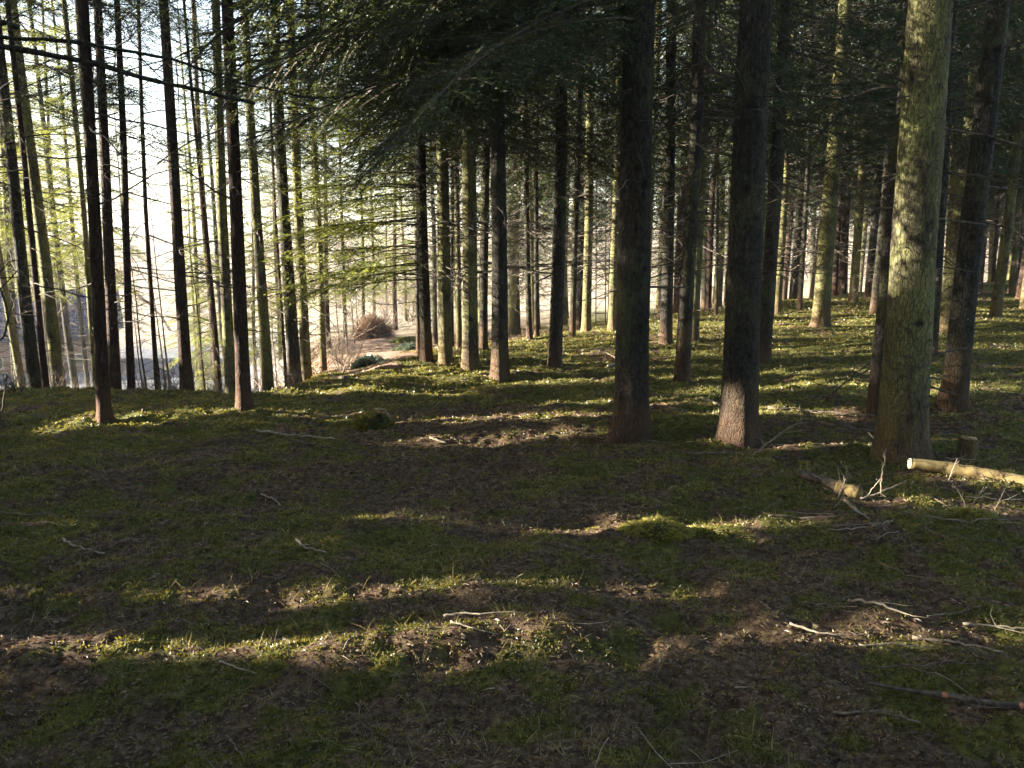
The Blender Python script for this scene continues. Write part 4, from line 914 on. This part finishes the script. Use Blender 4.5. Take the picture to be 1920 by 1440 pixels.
SH = [(640, 702, None, .62, 9, M_PALE, 'pale bare twiggy bush beside the path'), (655, 690, 12.2, .6, 6, M_DUSK, 'greyish bare bush behind the pale one'),
      (30, 738, None, .38, 6, M_TWIG, 'dark twiggy little bush at the far left on the edge'), (130, 715, 10.6, .55, 8, M_DUSK, 'bare brush below the blue roof'), (160, 705, 12, .8, 7, M_DUSK, 'bare brush right of the olive green trunk'),
      (265, 712, 11.4, .5, 7, M_DUSK, 'low bare brush between the two slim dark trunks'), (320, 715, 11.5, .6, 7, M_DUSK, 'low bare brush left of the lone edge trunk'), (375, 712, 11.5, .55, 8, M_DUSK, 'low bare brush right of the lone edge trunk'),
      (475, 712, 12, .7, 7, M_DUSK, 'bare brush behind the reddish front trunk'), (530, 706, 13, .8, 6, M_DUSK, 'bare brush among the dark edge trunks'), (600, 700, 13.5, .8, 7, M_DUSK, 'bare brush left of the pale bush')]
for k, (px, py, dep, h, n0, mt, lab) in enumerate(SH):
    B = ground(px, py) if dep is None else at(px, py, dep)
    if dep: 
        z = float(height(B[0], B[1], False)); h = h + max(0, B[2] - z) ; B[2] = z
    o = link('bare_bush', bare_geo(rs, h, n0, .42, .007 if dep is None else .009).mesh('bare_bush', [mt]), loc=B); tag(o, lab, 'bush')
for k in range(16):
    px = 20 + k * 38 + rs.uniform(-14, 14); dep = rs.uniform(10.2, 15.5) if k % 2 else rs.uniform(9.0, 9.9); B = at(px, 700, dep); B[2] = float(height(B[0], B[1], False)); o = link('bare_bush', bare_geo(rs, (rs.uniform(.9, 1.3) + .12 * (dep - 10)) if dep > 10 else rs.uniform(.25, .5), 7, .36, .008).mesh('bare_bush', [M_DUSK if k % 3 else M_PALE]), loc=B); tag(o, 'bare grey brush on the slope just past the mossy edge at left', 'bush', 'brush on the slope at left')
SAP = [(268, 690, 500, 11.4), (279, 710, 420, 11.0), (310, 716, 470, 11.2), (318, 700, 300, 11.8), (366, 700, 520, 11.5), (388, 700, 380, 12), (470, 712, 560, 12), (485, 712, 540, 12.5), (650, 700, 450, 12.6), (637, 640, 470, 20), (664, 640, 520, 22), (672, 630, 500, 24), (250, 705, 560, 11.3), (300, 700, 540, 12), (521, 700, 500, 13)]
for k, (px, py, pt, dep) in enumerate(SAP):
    B = at(px, py, dep); z = float(height(B[0], B[1], False)); top = at(px - 6, pt, dep)[2]; h = max(1.0, top - z); mb = MB()
    t = np.linspace(0, 1, 9); Q = np.stack([np.cumsum(rs.normal(0, .012, 9)) - .04 * h * t, np.cumsum(rs.normal(0, .012, 9)), h * t], 1)
    V, T = tube(Q, .016 * (1.1 - t), 6, False); mb.add(V, T, 0)
    for _ in range(14):
        s = rs.uniform(.25, 1); p = np.array([np.interp(s, t, Q[:, j]) for j in range(3)]); a = rs.uniform(0, 6.28); l = rs.uniform(.15, .45); q = np.array([p, p + [math.cos(a) * l * .5, math.sin(a) * l * .5, .06], p + [math.cos(a) * l, math.sin(a) * l, rs.uniform(0, .2)]])
        V, T = tube(q, [.005, .0035, .001], 3, False); mb.add(V, T, 0)
    o = link('sapling', mb.mesh('sapling', [M_RED if k % 2 else M_DUSK]), loc=(B[0], B[1], z)); tag(o, 'thin bare sapling at the bright edge behind the left trunks' if px < 600 else 'thin bare sapling beside the distant path', 'sapling', 'saplings along the left edge' if px < 600 else 'saplings beside the path')
# bluish plants along the path, bracken heap at its end
for k, (px, py, dep, rx, h, lab) in enumerate([(687, 676, 11.9, .28, .17, 'bluish green low plant at left of the path start'), (726, 672, 12.6, .25, .11, 'bluish green low plant in the path start'), (770, 645, 17, .45, .16, 'dark green low plant right on the path'), (765, 632, 21, .6, .2, 'dark green low plant far along the path, right side'), (694, 668, 13.5, .3, .2, 'greyish low plant left beside the path')]):
    B = at(px, py, dep); B[2] = float(height(B[0], B[1], False)); dome('low_plant', lab, 'plant', B, rx * .8, rx * .5, h * .7, M_SOIL, M_TEAL if k != 3 else M_NEEDLE_LIT, 1300, .05, 30 + k)
B = at(698, 640, 24.6); B[2] = float(height(B[0], B[1], False)); dome('bracken_heap', 'rounded brown bracken covered heap where the path ends', 'heap', B, .45, .4, .5, simple('bracken_base', [(0.3, (0.07, 0.045, 0.03)), (0.7, (0.15, 0.10, 0.07))], 4), M_BRACK, 2400, .34, 44, lw=.06)
B = at(722, 640, 24.9); B[2] = float(height(B[0], B[1], False)); tag(link('bare_bush', bare_geo(rs, 1.3, 7, .5, .010).mesh('bare_bush', [M_DUSK]), loc=B), 'ragged bare bush growing out of the brown bracken heap', 'bush')
for k in range(9):
    B = at(rs.uniform(650, 800), 640, rs.uniform(30, 40)); B[2] = float(height(B[0], B[1], False)); o = link('bare_bush', bare_geo(rs, 2.2, 6, .35, .02).mesh('bare_bush', [M_DUSK]), loc=B); tag(o, 'tall reddish bare bush beyond the end of the path', 'bush', 'bushes beyond the path')

# wooden ladder leaning at the far side of the stand
M_WOOD = simple('grey_wood', [(0.3, (0.05, 0.042, 0.035)), (0.7, (0.14, 0.12, 0.10))], 12)
g = at(1126, 620, 19.5); g[2] = float(height(g[0], g[1], False)); e = bpy.data.objects.new('ladder', None); COL.objects.link(e); e.location = g
tag(e, 'tall thin wooden ladder standing in the bright gap left of the broad central trunk', 'ladder')
for sx in (-.12, .12): V, T = tube(np.array([[sx, 0, -.1], [sx, .25, 1.9], [sx, .5, 3.8]]), [.014] * 3, 6); link('rail', mesh('ladder_rail', V, T, [M_WOOD]), e)
for k in range(10): z = .3 + k * .36; V, T = tube(np.array([[-.15, z * .13 - .016, z], [.15, z * .13 - .016, z]]), [.012] * 2, 6); link('rung', mesh('ladder_rung', V, T, [M_WOOD]), e)

# ------------------------------------------------------------------ building with the blue roof
def quadmesh(name, V, F, mat, parent): return link(name, mesh(name, np.array(V, float), np.array(F), [mat]), parent)
def box(name, a, b, mat, parent):
    x0, y0, z0 = a; x1, y1, z1 = b
    V = [(x0, y0, z0), (x1, y0, z0), (x1, y1, z0), (x0, y1, z0), (x0, y0, z1), (x1, y0, z1), (x1, y1, z1), (x0, y1, z1)]
    return quadmesh(name, V, [(0, 3, 2, 1), (4, 5, 6, 7), (0, 1, 5, 4), (1, 2, 6, 5), (2, 3, 7, 6), (3, 0, 4, 7)], mat, parent)
def tilemat():
    m, n, l = newmat('blue_glazed_tile'); tc = n.new('ShaderNodeTexCoord')
    br = n.new('ShaderNodeTexBrick'); br.offset = 0; br.inputs['Scale'].default_value = 1.0; br.inputs['Brick Width'].default_value = .19; br.inputs['Row Height'].default_value = .19; br.inputs['Mortar Size'].default_value = .028; br.inputs['Mortar Smooth'].default_value = .3
    br.inputs['Color1'].default_value = (0.002, 0.007, 0.055, 1); br.inputs['Color2'].default_value = (0.004, 0.011, 0.085, 1); br.inputs['Mortar'].default_value = (0.045, 0.06, 0.14, 1)
    l.new(tc.outputs['Object'], br.inputs['Vector']); b = n.new('ShaderNodeBsdfPrincipled'); l.new(br.outputs['Color'], b.inputs['Base Color']); b.inputs['Roughness'].default_value = .8; b.inputs['Specular IOR Level'].default_value = .05
    o = n.new('ShaderNodeOutputMaterial'); l.new(b.outputs[0], o.inputs[0]); return m
def brickmat():
    m, n, l = newmat('old_brick'); tc = n.new('ShaderNodeTexCoord'); mp = n.new('ShaderNodeMapping'); mp.inputs['Rotation'].default_value = (math.radians(90), 0, 0); l.new(tc.outputs['Object'], mp.inputs[0])
    br = n.new('ShaderNodeTexBrick'); br.inputs['Scale'].default_value = 1; br.inputs['Brick Width'].default_value = .23; br.inputs['Row Height'].default_value = .07; br.inputs['Mortar Size'].default_value = .01
    br.inputs['Color1'].default_value = (.36, .15, .10, 1); br.inputs['Color2'].default_value = (.26, .11, .08, 1); br.inputs['Mortar'].default_value = (.4, .36, .3, 1)
    l.new(mp.outputs[0], br.inputs['Vector']); b = n.new('ShaderNodeBsdfPrincipled'); l.new(br.outputs['Color'], b.inputs['Base Color']); b.inputs['Roughness'].default_value = .9
    o = n.new('ShaderNodeOutputMaterial'); l.new(b.outputs[0], o.inputs[0]); return m
M_TILE, M_BRICK = tilemat(), brickmat()
E0 = at(224, 632, 38.0); R0 = at(222, 545, 40.2); g0 = float(height(E0[0] - 5, 38.5, False)) - .4
e = bpy.data.objects.new('building', None); COL.objects.link(e); e.location = (E0[0], 38.0, g0); e.rotation_euler = (0, 0, math.radians(24)); tag(e, 'low brick building with a blue tiled roof beyond the left trunks', 'building')
ez, rz = E0[2] - g0, R0[2] - g0; Lb = 16.0
box('wall', (-Lb, .35, 0), (-.25, 4.6, ez - .05), M_BRICK, e)
sl_ = math.hypot(2.2, rz - ez); an = math.atan2(rz - ez, 2.2)
for s, nm in ((0, 'roof'), (1, 'roof')):
    o = box('roof', (-Lb - .2, 0, 0), (0, sl_ + (0.02 if s == 0 else 0), .09), M_TILE, e)
    if s == 0: o.location = (0, 0, ez); o.rotation_euler = (an, 0, 0)
    else: o.location = (-Lb - .2, 4.85, ez); o.rotation_euler = (an, 0, math.pi); o.data.transform(Matrix.Translation((0, 0, 0)))
quadmesh('gable', [(-.26, .36, ez - .06), (-.26, 4.58, ez - .06), (-.26, 2.4, rz - .1), (-.30, .36, ez - .06), (-.30, 4.58, ez - .06), (-.30, 2.4, rz - .1)], [(0, 1, 2, 2), (3, 5, 4, 4), (0, 2, 5, 3), (1, 4, 5, 2)], M_BRICK, e) if False else None
V = np.array([(-.25, .4, ez - .06), (-.25, 4.5, ez - .06), (-.25, 2.42, rz - .02), (-.35, .4, ez - .06), (-.35, 4.5, ez - .06), (-.35, 2.42, rz - .02)]); link('gable', mesh('gable', V, np.array([(0, 1, 2), (3, 5, 4), (0, 2, 3), (2, 5, 3), (1, 4, 2), (4, 5, 2)]), [M_BRICK]), e)
box('fascia', (-Lb - .2, -.03, ez - .10), (0, .0, ez + .02), M_WOOD, e)
for k in range(4):
    x = -2.6 - k * 3.4; w_ = box('window', (x, .30, .55), (x + 1.0, .345, 1.15), M_CUT, e); box('pane', (x + .07, .285, .61), (x + .93, .297, 1.09), simple('dark_glass', [(0.3, (0.03, 0.035, 0.04)), (0.7, (0.05, 0.055, 0.06))], 3, .15, 0), w_)

# ------------------------------------------------------------------ far trees on the hillside
BT = []
M_FARB = simple('pale_bare_twig', [(0.3, (0.22, 0.17, 0.13)), (0.7, (0.36, 0.29, 0.22))], 2)
for k in range(3): BT.append(bare_geo(rs, 7.5, 1, .45, .13, 4, .66).mesh('bare_tree_mesh', [M_FARB]))
nb_ = 0
for k in range(400):
    px = rs.uniform(-150, 1950); dep = rs.uniform(52, 125)
    P = at(px, 500, dep); x, y = P[0], P[1]
    if any((x - a) ** 2 + (y - b) ** 2 < 20 for a, b in taken): continue
    o = link('bare_tree', BT[int(rs.integers(3))], loc=(x, y, float(height(x, y, False)) - .1), rot=(0, 0, rs.uniform(0, 6.28))); s = rs.uniform(.6, 1.15); o.scale = (s, s, s); taken.append((x, y))
    tag(o, 'pale bare tree on the far bright hillside', 'tree', 'bare trees on the far hillside'); nb_ += 1
    if nb_ >= 70: break
# ------------------------------------------------------------------ haze
hm = bpy.data.materials.new('haze'); hm.use_nodes = True; hn = hm.node_tree.nodes; hn.clear()
pv = hn.new('ShaderNodeVolumePrincipled'); pv.inputs['Density'].default_value = 0.0007; pv.inputs['Color'].default_value = (0.90, 0.94, 1.0, 1); pv.inputs['Anisotropy'].default_value = 0.2
ho = hn.new('ShaderNodeOutputMaterial'); hm.node_tree.links.new(pv.outputs[0], ho.inputs['Volume'])
a, b = (-440, -50, -9), (540, 720, 27)
V = [(x, y, z) for z in (a[2], b[2]) for x, y in ((a[0], a[1]), (b[0], a[1]), (b[0], b[1]), (a[0], b[1]))]
tag(link('haze', mesh('haze', np.array(V, float), np.array([(0, 3, 2, 1), (4, 5, 6, 7), (0, 1, 5, 4), (1, 2, 6, 5), (2, 3, 7, 6), (3, 0, 4, 7)]), [hm])), 'thin bright haze in the low winter sun', None, None, 'stuff')

# ------------------------------------------------------------------ labels told apart by the trunks they stand between
ANCH = [(0, 'left picture edge'), (188, 'second front trunk'), (340, 'lone edge trunk'), (450, 'reddish front trunk'), (570, 'dark edge trunks'), (800, 'bright boughed trunk'), (937, 'dark trackside trunk'),
        (1040, 'yellow footed trunk'), (1190, 'broad central trunk'), (1279, 'curving paired trunk'), (1400, 'orange footed trunk'), (1540, 'sturdy lichened trunk'), (1710, 'thickest sunlit trunk'), (1810, 'dark leaning trunk'), (1920, 'right picture edge')]
ORD = 'first second third fourth fifth sixth seventh eighth ninth tenth eleventh twelfth thirteenth fourteenth fifteenth sixteenth seventeenth eighteenth nineteenth twentieth'.split()
def pix(x, y, z=1.3):
    return 960 + FPX * x / camdepth(np.array([x, y, z]))
for grp, word in (('spruces deep in the stand', 'slim far spruce'), ('spruces on the slope at left', 'sunlit slope spruce'), ('spruces along the far path', 'small distant spruce'), ('saplings along the left edge', 'thin bare sapling'), ('brush on the slope at left', 'grey bare bush'), ('saplings beside the path', 'thin distant sapling')):
    obs = [(pix(o.location.x, o.location.y), o) for o in S.objects if o.parent is None and o.get('group') == grp]
    obs.sort(key=lambda t: t[0])
    for (xa, na), (xb, nb) in zip(ANCH[:-1], ANCH[1:]):
        k = 0
        for px, o in obs:
            if xa <= px < xb and k < len(ORD):
                o['label'] = '%s %s from left, between the %s and the %s' % (ORD[k], word, na, nb); k += 1
